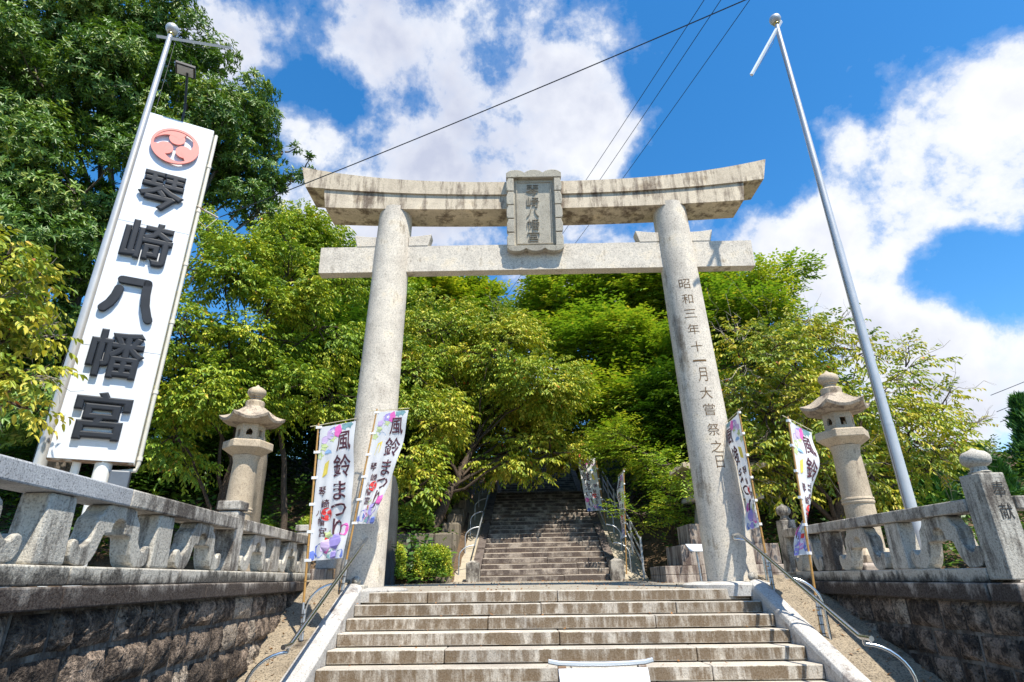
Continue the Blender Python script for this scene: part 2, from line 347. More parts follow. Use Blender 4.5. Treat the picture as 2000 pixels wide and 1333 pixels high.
def thing(name, label, cat, loc=(0, 0, 0), group=None, rotz=0.0):
    o = bpy.data.objects.new(name, None); COL.objects.link(o); o.location = loc; o.rotation_euler = (0, 0, rotz); o.empty_display_size = 0.2
    return tag(o, label, cat, group)


def copy_tree(o, parent=None):
    c = o.copy(); COL.objects.link(c); c.parent = parent
    for ch in list(o.children): copy_tree(ch, c)
    return c


def text_mesh(body, size, bold=0.0, extrude=0.0, bevel=0.0, res=3):
    """flat text as (verts, faces), centred on its own bounding box"""
    c = bpy.data.curves.new('text', 'FONT'); c.body = body; c.size = size; c.offset = bold; c.extrude = extrude; c.resolution_u = res; c.bevel_depth = bevel; c.bevel_resolution = 1
    o = bpy.data.objects.new('text', c); COL.objects.link(o)
    bpy.context.view_layer.update()
    me = bpy.data.meshes.new_from_object(o.evaluated_get(bpy.context.evaluated_depsgraph_get()))
    vs = [tuple(v.co) for v in me.vertices]; fs = [tuple(p.vertices) for p in me.polygons]
    bpy.data.objects.remove(o); bpy.data.curves.remove(c); bpy.data.meshes.remove(me)
    xs = [v[0] for v in vs]; ys = [v[1] for v in vs]; cx, cy = (min(xs) + max(xs)) / 2, (min(ys) + max(ys)) / 2
    return [(x - cx, y - cy, z) for x, y, z in vs], fs


def fit(vs, w, h):
    xs = [v[0] for v in vs]; ys = [v[1] for v in vs]; sx = w / (max(xs) - min(xs)); sy = h / (max(ys) - min(ys))
    return [(x * sx, y * sy, z) for x, y, z in vs]


def sliced(vs, fs, step, axis=1):
    """cut a flat mesh into strips so it can be bent"""
    bm_ = bmesh.new(); bv = [bm_.verts.new(v) for v in vs]
    for f in fs:
        try: bm_.faces.new([bv[i] for i in f])
        except ValueError: pass
    lo = min(v[axis] for v in vs); hi = max(v[axis] for v in vs); k = math.floor(lo / step) * step + step * 0.37
    no = (1, 0, 0) if axis == 0 else (0, 1, 0)
    while k < hi:
        bmesh.ops.bisect_plane(bm_, geom=bm_.verts[:] + bm_.edges[:] + bm_.faces[:], plane_co=tuple(c_ * k for c_ in no), plane_no=no); k += step
    bm_.verts.index_update(); r = [tuple(v.co) for v in bm_.verts], [tuple(v.index for v in f.verts) for f in bm_.faces]; bm_.free(); return r


def gz(x): return -0.0062 * (x - 0.6)      # the terrace drains slightly to one side


# ------------------------------------------------------------------ ground, terrace, hill
def hill_z(x, y):
    ax = abs(x - 1.0)
    base = 0.1
    if x < 1.0: s = max(0.0, y - (13.6 + 1.2 * math.exp(-((x + 2.4) / 1.6) ** 2))) * 0.56
    else: s = max(0.0, y - 15.5) * 0.50
    cap = 9.5 + 2.0 * sin(x * 0.12) if ax > 4 else 6.3
    s = cap * (1 - math.exp(-s / cap)) * 1.12
    stair = max(0.0, (y - 16.2)) * 0.40 if y < 24 else max(3.1, 3.1 + (y - 26.2) * 0.40) - 0.35
    stair = min(stair, 5.9)
    k = min(1, max(0, (ax - 2.6) / 1.2))
    return base + s * k + (stair - 0.35) * (1 - k)


g = MB().add([(-3000, -3000, -1.26), (3000, -3000, -1.26), (3000, 3000, -1.26), (-3000, 3000, -1.26)], [(0, 1, 2, 3)])
tag(build('ground', g, 'road'), kind='structure')
t = MB()
def slab(poly, zf, zb):
    n = len(poly); t.add([(x, y, zf(x, y)) for x, y in poly] + [(x, y, zb) for x, y in poly], [tuple(range(n)), tuple(range(2 * n - 1, n - 1, -1))] + [(i, n + i, n + (i + 1) % n, (i + 1) % n) for i in range(n)])
slab([(-3.12, 0.6), (-3.70, 9.75), (-3.70, 17.5), (-45, 17.5), (-45, 0.6)], lambda x, y: 0.10, -1.5)
slab([(5.15, 6.15), (45, 6.15), (45, 17.5), (4.85, 17.5), (4.85, 9.8)], lambda x, y: 0.06, -1.5)
slab([(-3.69, 9.74), (4.84, 9.74), (4.84, 17.5), (-3.69, 17.5)], lambda x, y: gz(x) + (y - 9.74) * 0.015, -1.5)
tag(build('terrace', t, 'terrace'), kind='structure')
hm = MB(); NX, NY = 70, 60
hx = [-60 + 120 * i / (NX - 1) for i in range(NX)]; hy = [12.5 + (j / (NY - 1)) ** 1.5 * 90 for j in range(NY)]
rn = random.Random(3)
hm.add([(x, y, hill_z(x, y) + (0.10 * sin(x * 1.7 + y) + rn.uniform(-0.08, 0.08) if y > 15 and abs(x - 1) > 3 else 0) - (0.25 if y < 13.4 else 0)) for y in hy for x in hx], [(j * NX + i, j * NX + i + 1, (j + 1) * NX + i + 1, (j + 1) * NX + i) for j in range(NY - 1) for i in range(NX - 1)])
tag(build('hill', hm, 'earth', smooth=60), kind='structure')

# ------------------------------------------------------------------ lower staircase
R_, T_ = 0.155, 0.378
XL, XR = -2.35, 3.54
stair = thing('stone_staircase', 'wide lower flight of stained granite steps in front of the torii', 'staircase', (0.6, 9.4, 0))
joints = [[-1.35, 0.62], [0.35, 2.3], [-0.4, 1.9], [0.55], [-0.9, 2.2], [0.62, 2.25], [-0.6, 1.6], [0.9]]
rs = random.Random(11)
for n in range(8):
    xs = [XL] + joints[n] + [XR]; y0 = 9.4 - T_ * n; z1 = -R_ * n
    for a, c in zip(xs[:-1], xs[1:]):
        dz = rs.uniform(-0.004, 0.003); dy = rs.uniform(-0.006, 0.006)
        x0, x1 = a + 0.004, c - 0.004
        d = 0.46 if n else 0.36
        p = [(x0, y0 + dy, z1 - R_ + 0.004 + gz(x0)), (x1, y0 + dy, z1 - R_ + 0.004 + gz(x1)), (x1, y0 + d, z1 - R_ + 0.004 + gz(x1)), (x0, y0 + d, z1 - R_ + 0.004 + gz(x0)),
             (x0, y0 + dy, z1 + dz + gz(x0)), (x1, y0 + dy, z1 + dz + gz(x1)), (x1, y0 + d, z1 + dz + gz(x1)), (x0, y0 + d, z1 + dz + gz(x0))]
        if n:       # tuck the back under the step above, kept clear of its underside
            for i in (6, 7): p[i] = (p[i][0], p[i][1], p[i][2] - 0.012)
            for i in (2, 3): p[i] = (p[i][0], p[i][1], p[i][2] + 0.001)
        build('step_stone', MB().hexa(p), 'step', stair, bevel=0.012)
for side, (xa, xb) in (('l', (-2.63, -2.352)), ('r', (3.545, 3.82))):
    ys = [9.42, 8.25, 7.0, 5.7]
    for a, c in zip(ys[:-1], ys[1:]):
        def zz(y): return -(9.4 - y) * R_ / T_ + 0.075
        m1 = MB(); prof = [(xa, -0.45), (xb, -0.45), (xb, -0.02), (xb - 0.035, 0.02), (xb - 0.10, 0.045), (xa + 0.08, 0.045), (xa + 0.02, 0.02), (xa, -0.03)]
        k = len(prof)
        y1, y2 = a - 0.004, c + 0.004
        m1.add([(x, y1, zz(y1) + z + gz(x)) for x, z in prof] + [(x, y2, zz(y2) + z + gz(x)) for x, z in prof], [tuple(range(k)), tuple(range(2 * k - 1, k - 1, -1))] + [(i, i + k, (i + 1) % k + k, (i + 1) % k) for i in range(k)])
        build('kerb_stone', m1, 'kerb', stair, bevel=0.008)
    # sloping aggregate strip between kerb and wall
    m1 = MB(); xo = xa if side == 'l' else xb
    def strip(y):
        z = -(9.4 - y) * R_ / T_ + 0.06
        if side == 'l': return [(-2.567 - 0.078 * y - 0.10, y, z - 0.01), (xo, y, z)]
        return [(xo, y, z), (4.9 - 0.04 * y + 0.10, y, z - 0.01)]
    ys = [9.72, 9.3, 8.5, 7.5, 6.5, 5.5]
    for y in ys:
        m1.v += [(x, y_, z_ + gz(x)) for x, y_, z_ in strip(y)]
    for i in range(len(ys) - 1): m1.f.append((2 * i, 2 * i + 1, 2 * i + 3, 2 * i + 2))
    n0 = len(m1.v); m1.add([(x, y, -1.3) for x, y, z in m1.v[:]], []); 
    for i in range(len(ys) - 1):
        m1.f.append((2 * i + 1, 2 * i + 1 + n0, 2 * i + 3 + n0, 2 * i + 3)); m1.f.append((2 * i, 2 * i + 2, 2 * i + 2 + n0, 2 * i + n0))
    build('sloping_strip', m1, 'ramp', stair)
    # little ball-topped bollard at the head of the kerb
    cx = (xa + xb) / 2
    bo = thing('stone_bollard', 'small ball-topped stone block at the foot of the %s torii pillar' % ('blank' if side == 'l' else 'inscribed'), 'bollard', (cx, 9.56, gz(cx)), 'ball-topped stone blocks at the stair head')
    build('block', MB().box(cx - 0.165, cx + 0.165, 9.44, 9.68, gz(cx) - 0.02, gz(cx) + 0.105), 'carved' if side == 'l' else 'carved_dirty', bo, bevel=0.02)
    build('ball', MB().lathe([(0.02, 0.0), (0.06, 0.012), (0.075, 0.05), (0.07, 0.09), (0.045, 0.118), (0.005, 0.13)], 16, (cx, 9.56, gz(cx) + 0.105)), 'carved', bo, smooth=60)


# ------------------------------------------------------------------ rubble walls
def rubble_wall(parent, fn, s0, s1, z_top, z_bot, seed, w=0.40, hgt=0.28, pale=0.12):
    """fn(s, z, d) -> xyz, d = distance in front of the wall plane"""
    rr = random.Random(seed); z = z_top; row = 0
    bk = MB().add([fn(s0, z_bot, -0.02), fn(s1, z_bot, -0.02), fn(s1, z_top, -0.02), fn(s0, z_top, -0.02), fn(s0, z_bot, -0.3), fn(s1, z_bot, -0.3), fn(s1, z_top, -0.3), fn(s0, z_top, -0.3)],
                  [(0, 1, 2, 3), (7, 6, 5, 4), (0, 4, 5, 1), (2, 6, 7, 3), (1, 5, 6, 2), (3, 7, 4, 0)])
    build('mortar_backing', bk, 'mortar', parent)
    while z > z_bot + 0.05:
        h = hgt * rr.uniform(0.88, 1.15); zb = max(z_bot, z - h); s = s0 + rr.uniform(-0.3, 0.0)
        while s < s1:
            ww = w * rr.uniform(0.55, 1.45); e = min(s + ww, s1)
            a = max(s, s0)
            if e - a > 0.07:
                g_ = 0.018; nu, nv = 6, 5; bulge = rr.uniform(0.012, 0.035); m1 = MB()
                j = [rr.uniform(-0.025, 0.025) for _ in range(4)]; tl = [rr.uniform(-0.03, 0.03) for _ in range(2)]
                for iv in range(nv + 1):
                    for iu in range(nu + 1):
                        u, v_ = iu / nu, iv / nv
                        ss = a + g_ + j[0] * (1 - u) * (v_ - .5) + (e - a - 2 * g_ + j[1] * u * (v_ - .5)) * u; zz_ = zb + g_ + (z - zb - 2 * g_) * v_ + tl[0] * (u - .5) * (1 - v_) * 0.8
                        edge = min(u, 1 - u, v_, 1 - v_)
                        d = -0.015 if edge == 0 else bulge * (0.65 + 0.35 * min(1, edge * 4)) + rr.uniform(-0.019, 0.019)
                        m1.v.append(fn(min(max(ss, s0), s1), zz_, d))
                for iv in range(nv):
                    for iu in range(nu):
                        k = iv * (nu + 1) + iu; m1.f.append((k, k + 1, k + nu + 2, k + nu + 1))
                # returns into the joint
                rim = [iu for iu in range(nu + 1)] + [iv * (nu + 1) + nu for iv in range(1, nv + 1)] + [nv * (nu + 1) + iu for iu in range(nu - 1, -1, -1)] + [iv * (nu + 1) for iv in range(nv - 1, 0, -1)]
                uvs = [(i % (nu + 1), i // (nu + 1)) for i in rim]; base = len(m1.v)
                for (iu, iv), i in zip(uvs, rim):
                    u, v_ = iu / nu, iv / nv; ss = a + g_ + (e - a - 2 * g_) * u; zz_ = zb + g_ + (z - zb - 2 * g_) * v_
                    m1.v.append(fn(ss, zz_, -0.06))
                n_ = len(rim)
                for i in range(n_): m1.f.append((rim[(i + 1) % n_], rim[i], base + i, base + (i + 1) % n_))
                build('stone', m1, 'rubble_pale' if rr.random() < pale else 'rubble', parent, smooth=50)
            s += ww
        z = zb; row += 1


def LW(s, z, d): return (-2.567 - 0.078 * s + d - (z * 0.03), s, z)
def RW(s, z, d): return (4.9 - 0.04 * s - d + z * 0.03, s, z)
def FW(s, z, d): return (s, 5.74 - d + z * 0.03, z)
lw = thing('retaining_wall', 'dark rubble stone retaining wall under the left balustrade', 'wall', (-2.9, 5, -1.25), 'rubble retaining walls beside the steps')
rubble_wall(lw, LW, 1.2, 9.75, 0.052, -1.27, 21, pale=0.24)
rw = thing('retaining_wall', 'dark rubble stone retaining wall under the right balustrade', 'wall', (4.7, 7, -1.25), 'rubble retaining walls beside the steps')
rubble_wall(rw, RW, 5.78, 9.9, -0.10, -1.27, 22, w=0.36, hgt=0.27, pale=0.06)
rubble_wall(rw, FW, 4.68, 9.0, -0.10, -1.27, 23, w=0.40, hgt=0.28, pale=0.35)

# ------------------------------------------------------------------ balustrades
HALF = [(0.30, 0.0), (0.25, 0.09), (0.215, 0.22), (0.195, 0.36), (0.18, 0.47), (0.165, 0.51), (0.088, 0.53), (0.085, 0.65), (0.066, 0.73), (0.032, 0.775), (0.0, 0.785)]
OUT = [(0.0, 1.0), (0.155, 1.0), (0.195, 0.965), (0.21, 0.88), (0.235, 0.82), (0.272, 0.76), (0.284, 0.67), (0.288, 0.54), (0.305, 0.42), (0.345, 0.33), (0.385, 0.285), (0.415, 0.30), (0.435, 0.37), (0.465, 0.395), (0.495, 0.36), (0.508, 0.27), (0.50, 0.14), (0.465, 0.04), (0.40, 0.0)]
half_r = HALF[:-1] + [HALF[-1]]
CARVE = [(x, y) for x, y in OUT] + [(x, y) for x, y in HALF] + [(-x, y) for x, y in reversed(HALF[:-1])] + [(-x, y) for x, y in reversed(OUT[1:])]


def wall_frame(sx, base, slope, sgn):
    """returns fn(s, d, z): s along the wall (world Y), d towards the stairs"""
    return lambda s, d, z: (base + slope * s + sgn * d, s, z)


def sbox(fn, s0, s1, d0, d1, z0, z1, ts=0.0, td=0.0):
    return MB().hexa([fn(s0, d0, z0), fn(s1, d0, z0), fn(s1, d1, z0), fn(s0, d1, z0), fn(s0 + ts, d0 + td, z1), fn(s1 - ts, d0 + td, z1), fn(s1 - ts, d1 - td, z1), fn(s0 + ts, d1 - td, z1)])


def fixn(o):
    bm_ = bmesh.new(); bm_.from_mesh(o.data); bmesh.ops.recalc_face_normals(bm_, faces=bm_.faces); bm_.to_mesh(o.data); bm_.free(); return o


def post_cap(parent, fn, s, w, z):      # onion shaped finial
    c = fn(s, -0.12, z); k = w / 0.27 * 0.9
    fixn(build('finial', MB().lathe([(0.10 * k, 0), (0.115 * k, 0.02), (0.085 * k, 0.035), (0.08 * k, 0.075), (0.10 * k, 0.085), (0.135 * k, 0.105), (0.15 * k, 0.145), (0.145 * k, 0.19), (0.11 * k, 0.225), (0.05 * k, 0.245), (0.02 * k, 0.262), (0.004, 0.275)], 20, c), 'carved', parent, smooth=50))


def balustrade(parent, fn, zt, zmid, zb, ztop, rails, posts, balusters, panels, plinth_joints, newcut=None, stained=0.5):
    rr = random.Random(len(rails) * 7 + int(zt * 100))
    for a, c in zip(plinth_joints[:-1], plinth_joints[1:]):
        fixn(build('plinth_stone', sbox(fn, a + 0.003, c - 0.003, -0.30, 0.015, zmid + 0.003, zt), 'plinth_light', parent, bevel=0.012))
        k = rr.uniform(-0.35, 0.35)
    lj = [plinth_joints[0]] + [j + rr.uniform(-0.5, 0.5) for j in plinth_joints[1:-1]] + [plinth_joints[-1]]
    for a, c in zip(lj[:-1], lj[1:]):
        fixn(build('coping_stone', sbox(fn, a + 0.003, c - 0.003, -0.35, 0.075, zb + 0.003, zmid), 'plinth', parent, bevel=0.012))
    for a, c, mt in rails:
        fixn(build('rail_stone', sbox(fn, a + 0.002, c - 0.002, -0.235, 0.025, ztop - 0.128, ztop), mt, parent, bevel=0.012))
    for s, w, z1, cap in posts:
        po = fixn(build('post', sbox(fn, s - w / 2, s + w / 2, -0.12 - w / 2, -0.12 + w / 2, zt - (0.11 if cap == 'ball' else 0.0), z1, 0.006, 0.006), 'carved' if s < 6 else 'carved_dirty', parent, bevel=0.012))
        if cap == 'ball': post_cap(po, fn, s, w, z1)
        else:
            fixn(build('cap', sbox(fn, s - w / 2 - 0.012, s + w / 2 + 0.012, -0.132 - w / 2, -0.108 + w / 2, z1 + 0.012, z1 + 0.11), 'carved_dirty', po, bevel=0.012))
    for s in balusters:
        fixn(build('baluster', sbox(fn, s - 0.15, s + 0.15, -0.205, 0.0, zt + 0.002, ztop - 0.13, 0.018, 0.008), 'carved' if rr.random() < 0.6 else 'carved_dirty', parent, bevel=0.018))
    for s, wd in panels:
        H = ztop - 0.13 - zt
        mb = MB().prism([(x * wd, y * H) for x, y in CARVE], lambda u, v_, d: fn(s + u, d, zt + 0.002 + v_), -0.175, -0.012)
        o = fixn(build('carved_panel', mb, 'carved', parent, bevel=0.012))


FL = wall_frame(0, -2.567, -0.078, 1)
FR = wall_frame(0, 4.9, -0.04, -1)
bl = thing('stone_balustrade', 'left stone balustrade with cloud-shaped carved panels and a pale new rail', 'balustrade', (-2.95, 5, 0.05), 'stone balustrades beside the steps')
balustrade(bl, FL, 0.305, 0.185, 0.052, 0.855, [(1.3, 4.38, 'carved_new'), (4.38, 6.53, 'carved_dirty'), (6.77, 9.62, 'carved_dirty')],
           [(6.65, 0.24, 0.93, 'block'), (9.75, 0.24, 0.93, 'block')], [2.2, 3.69, 5.03, 8.07, 9.48], [(2.95, 0.98), (4.37, 0.98), (5.80, 0.98), (7.36, 1.0), (8.80, 0.98)], [1.2, 2.4, 3.9, 5.4, 6.78, 8.0, 9.9])
br = thing('stone_balustrade', 'right stone balustrade with cloud-shaped carved panels and onion-topped posts', 'balustrade', (4.65, 8, -0.1), 'stone balustrades beside the steps')
balustrade(br, FR, 0.205, 0.068, -0.10, 0.865, [(6.05, 8.2, 'carved_dirty'), (8.2, 10.02, 'carved_dirty')],
           [(10.14, 0.235, 1.02, 'ball'), (5.92, 0.27, 1.09, 'ball')], [7.33, 8.85], [(6.60, 1.03), (8.09, 1.0), (9.46, 0.80)], [6.06, 7.4, 8.6, 10.27])
# the corner: plinth under the near post and the stretch that turns away to the right
FF = lambda s, d, z: (s, 5.775 - d, z)
fixn(build('coping_stone', MB().box(4.60, 5.10, 5.69, 6.054, -0.097, 0.068), 'plinth', br, bevel=0.012))
for a, c in ((5.105, 6.4), (6.4, 7.7), (7.7, 9.0)):
    fixn(build('coping_stone', MB().box(a + 0.003, c - 0.003, 5.70, 6.054, -0.097, 0.066), 'plinth_light', br, bevel=0.012))
    fixn(build('plinth_stone', MB().box(a + 0.003, c - 0.003, 5.78, 6.04, 0.07, 0.203), 'plinth_light', br, bevel=0.012))
fixn(build('rail_stone', MB().box(4.95, 7.2, 5.80, 6.05, 0.735, 0.862), 'carved', br, bevel=0.012))
fixn(build('baluster', MB().box(6.0, 6.3, 5.82, 6.03, 0.205, 0.733, tx=0.018, ty=0.008), 'carved', br, bevel=0.018))
near_post = [o for o in br.children if o.name.startswith('post')][1]
for ch, z in (('奉', 0.93), ('献', 0.715)):
    vs, fs = text_mesh(ch, 0.16, bold=0.0); vs = fit(vs, 0.125, 0.15)
    build('inscription', MB().add([(4.815 + x - z * 0.0 , 5.92 - 0.135 + 0.0035 * (z / 1.0) - 0.004, z + y) for x, y, _ in vs], fs), 'ink', near_post)

# ------------------------------------------------------------------ torii
CXT, AY = 0.485, 10.10
torii = thing('torii_gate', 'tall granite torii gate spanning the top of the steps', 'torii gate', (CXT, AY, 0.05))


def pillar(sgn):
    ZB, ZT = 0.085, 7.40
    m1 = MB(); o = 0; n = 56; prof = []
    for i in range(15):
        k = i / 14; z = ZB + (ZT - ZB) * k; x = CXT + sgn * (3.07 - 0.155 * (z / 7.15)); r = 0.402 - 0.055 * (z / 7.15)
        prof.append((x, z, r))
    for x, z, r in prof:
        for k in range(n): m1.v.append((x + r * cos(2 * pi * k / n), AY + r * sin(2 * pi * k / n), z))
    for i in range(14):
        for k in range(n):
            a, b_ = i * n + k, i * n + (k + 1) % n; m1.f.append((a, b_, b_ + n, a + n))
    return build('pillar', m1, 'torii', torii, smooth=40)


def pil_x(sgn, z): return CXT + sgn * (3.07 - 0.155 * (z / 7.15)), 0.402 - 0.055 * (z / 7.15)


pl, pr = pillar(-1), pillar(1)
for s in (-1, 1):
    bx = CXT + s * 3.07
    build('base_slab', MB().lathe([(0.80, -0.12), (0.80, 0.035), (0.76, 0.06), (0.55, 0.082), (0.3, 0.084)], 40, (bx, AY + 0.02, 0.0)), 'kerb', torii, smooth=30)


def beam(name, half_b, half_t, y0, y1, zb, zt, mat, cx, N=40, ridge=0.0, bev=0.012):
    m1 = MB()
    for i in range(N + 1):
        u = -1 + 2 * i / N
        xb, xt = cx + u * half_b, cx + u * half_t
        a, c = zb(abs(u * half_b)), zt(abs(u * half_t)); ym = (y0 + y1) / 2
        m1.v += [(xb, y0, a), (xb, y1, a), (xt, y1, c), (xt, ym, c + ridge), (xt, y0, c)]
    for i in range(N):
        o = i * 5
        for k in range(5): m1.f.append((o + k, o + (k + 1) % 5, o + 5 + (k + 1) % 5, o + 5 + k))
    m1.f.append((4, 3, 2, 1, 0)); o = N * 5; m1.f.append((o, o + 1, o + 2, o + 3, o + 4))
    ob = fixn(build(name, m1, mat, torii, smooth=25)); return ob


beam('kasagi_beam', 4.85, 4.98, 9.75, 10.47, lambda x: 7.598 + 0.29 * (x / 4.85) ** 2.2, lambda x: 7.92 + 0.485 * (x / 4.98) ** 2.6, 'torii_beam', 0.537, ridge=0.06)
beam('shimaki_beam', 4.375, 4.44, 9.79, 10.43, lambda x: 7.264 + 0.125 * (x / 4.4) ** 2.2, lambda x: 7.596 + 0.232 * (x / 4.4) ** 2.2, 'torii_beam', 0.52)
beam('nuki_beam', 4.415, 4.43, 9.99, 10.21, lambda x: 5.93, lambda x: 6.525, 'torii', 0.53, N=4)
for px, s in ((-2.43, -1), (-2.43, 1), (3.40, -1), (3.40, 1)):     # wedges between nuki and pillar
    x0 = px + s * 0.33; x1 = px + s * 0.73; x1t = px + s * 0.80
    m1 = MB().prism([(x0, 6.528), (x1, 6.528), (x1t, 6.80), (px + s * 0.55, 6.765), (x0, 6.75)], lambda u, v_, d: (u, d, v_), 9.98, 10.22)
    fixn(build('wedge', m1, 'torii', torii, bevel=0.008))
ZCH = [5.41, 5.08, 4.77, 4.44, 4.09, 3.81, 3.54, 3.19, 2.88, 2.52, 2.22, 1.96]
# inscription running down the right pillar
for i, ch in enumerate('昭和三年十一月大嘗祭之日'):
    z = ZCH[i]
    vs, fs = text_mesh(ch, 0.26, bold=-0.002); k = {'一': (0.24, 0.035), '三': (0.23, 0.17), '日': (0.13, 0.21), '月': (0.16, 0.26)}.get(ch, (0.205, 0.21))
    vs = fit(vs, *k); vs, fs = sliced(vs, fs, 0.05, 0)
    m1 = MB(); out = []
    for x, y, _ in vs:
        cx_, r = pil_x(1, z + y); a = radians(-90 - 10 + i * 0.9) + x / r
        out.append((cx_ + (r + 0.0035) * cos(a), AY + (r + 0.0035) * sin(a), z + y))
    build('inscription', m1.add(out, fs), 'carving', pr)

# the name tablet
P0 = Vector((0.510, 9.88, 6.262)); PU = Vector((0, -0.30, 1.83)).normalized(); PN = Vector((1, 0, 0)).cross(PU) * 1.0     # PN points to the viewer
PN = -Vector((0, PU.z, -PU.y)); 
def PP(u, v_, d): q = P0 + Vector((u, 0, 0)) + PU * v_ + PN * d; return (q.x, q.y, q.z)
tabl = fixn(build('name_tablet', MB().prism([(-0.44, 0.06), (0.44, 0.06), (0.44, 1.78), (-0.44, 1.78)], PP, -0.16, -0.05), 'plaque', torii, bevel=0.006))
def scal(u0, u1, v0, v1, lobes, vertical, amp):       # a lobed frame strip
    pts = []
    return pts
W2, H2 = 0.57, 1.85
def lobed(n, length, th, bul):
    """outline (t, w): straight inner edge, n rounded lobes on the outer edge"""
    out = []
    for i in range(n):
        for k in range(7):
            a = k / 6; out.append((length * (i + a) / n, th + bul * sin(pi * a) ** 0.6))
    return [(0, 0)] + out + [(length, 0)] if True else out
for s in (-1, 1):
    m1 = MB()
    n = 5; L0, L1 = 0.13, 1.66
    for i in range(n):
        a = L0 + (L1 - L0) * i / n; c = L0 + (L1 - L0) * (i + 1) / n; h_ = c - a
        m1.prism([(s * 0.42, a), (s * 0.555, a), (s * 0.575, a + h_ * 0.16), (s * 0.575, a + h_ * 0.62), (s * 0.55, a + h_ * 0.80), (s * 0.545, a + h_ * 0.94), (s * 0.42, a + h_ * 0.94)], PP, -0.14, 0.04)
    fixn(build('frame', m1, 'plaque', tabl, bevel=0.012))
for v0, dirn in ((0.0, -1), (1.66, 1)):
    pts = []
    for i in range(3):
        for k in range(7):
            a = k / 6; u = -0.575 + 1.15 * (i + a) / 3; pts.append((u, (0.10 if dirn > 0 else 0.05) + 0.07 * sin(pi * a) ** 0.55))
    poly = [(u, v0 + (h_ if dirn > 0 else 0.13 - h_)) for u, h_ in pts]
    edge = v0 if dirn > 0 else v0 + 0.13
    poly = [(-0.575, edge)] + poly + [(0.575, edge)]
    fixn(build('frame', MB().prism(poly, PP, -0.14, 0.045), 'plaque', tabl, bevel=0.008))
m1 = MB()
for a, c, d, e in ((-0.37, 0.37, 0.20, 0.222), (-0.37, 0.37, 1.575, 1.597), (-0.37, -0.348, 0.222, 1.575), (0.348, 0.37, 0.222, 1.575)):
    m1.prism([(a, d), (c, d), (c, e), (a, e)], PP, -0.052, -0.03)
fixn(build('inner_border', m1, 'plaque', tabl))
for i, ch in enumerate('琴崎八幡宮'):
    v_ = [1.40, 1.13, 0.885, 0.625, 0.355][i]
    vs, fs = text_mesh(ch, 0.25, bold=-0.003, extrude=0.016); vs = fit(vs, 0.25, 0.235 if ch != '八' else 0.18)
    fixn(build('inscription', MB().add([PP(x - 0.03 + 0.008 * y / 0.2, v_ + y, -0.046 + z_) for x, y, z_ in vs], fs), 'carving_grey', tabl))


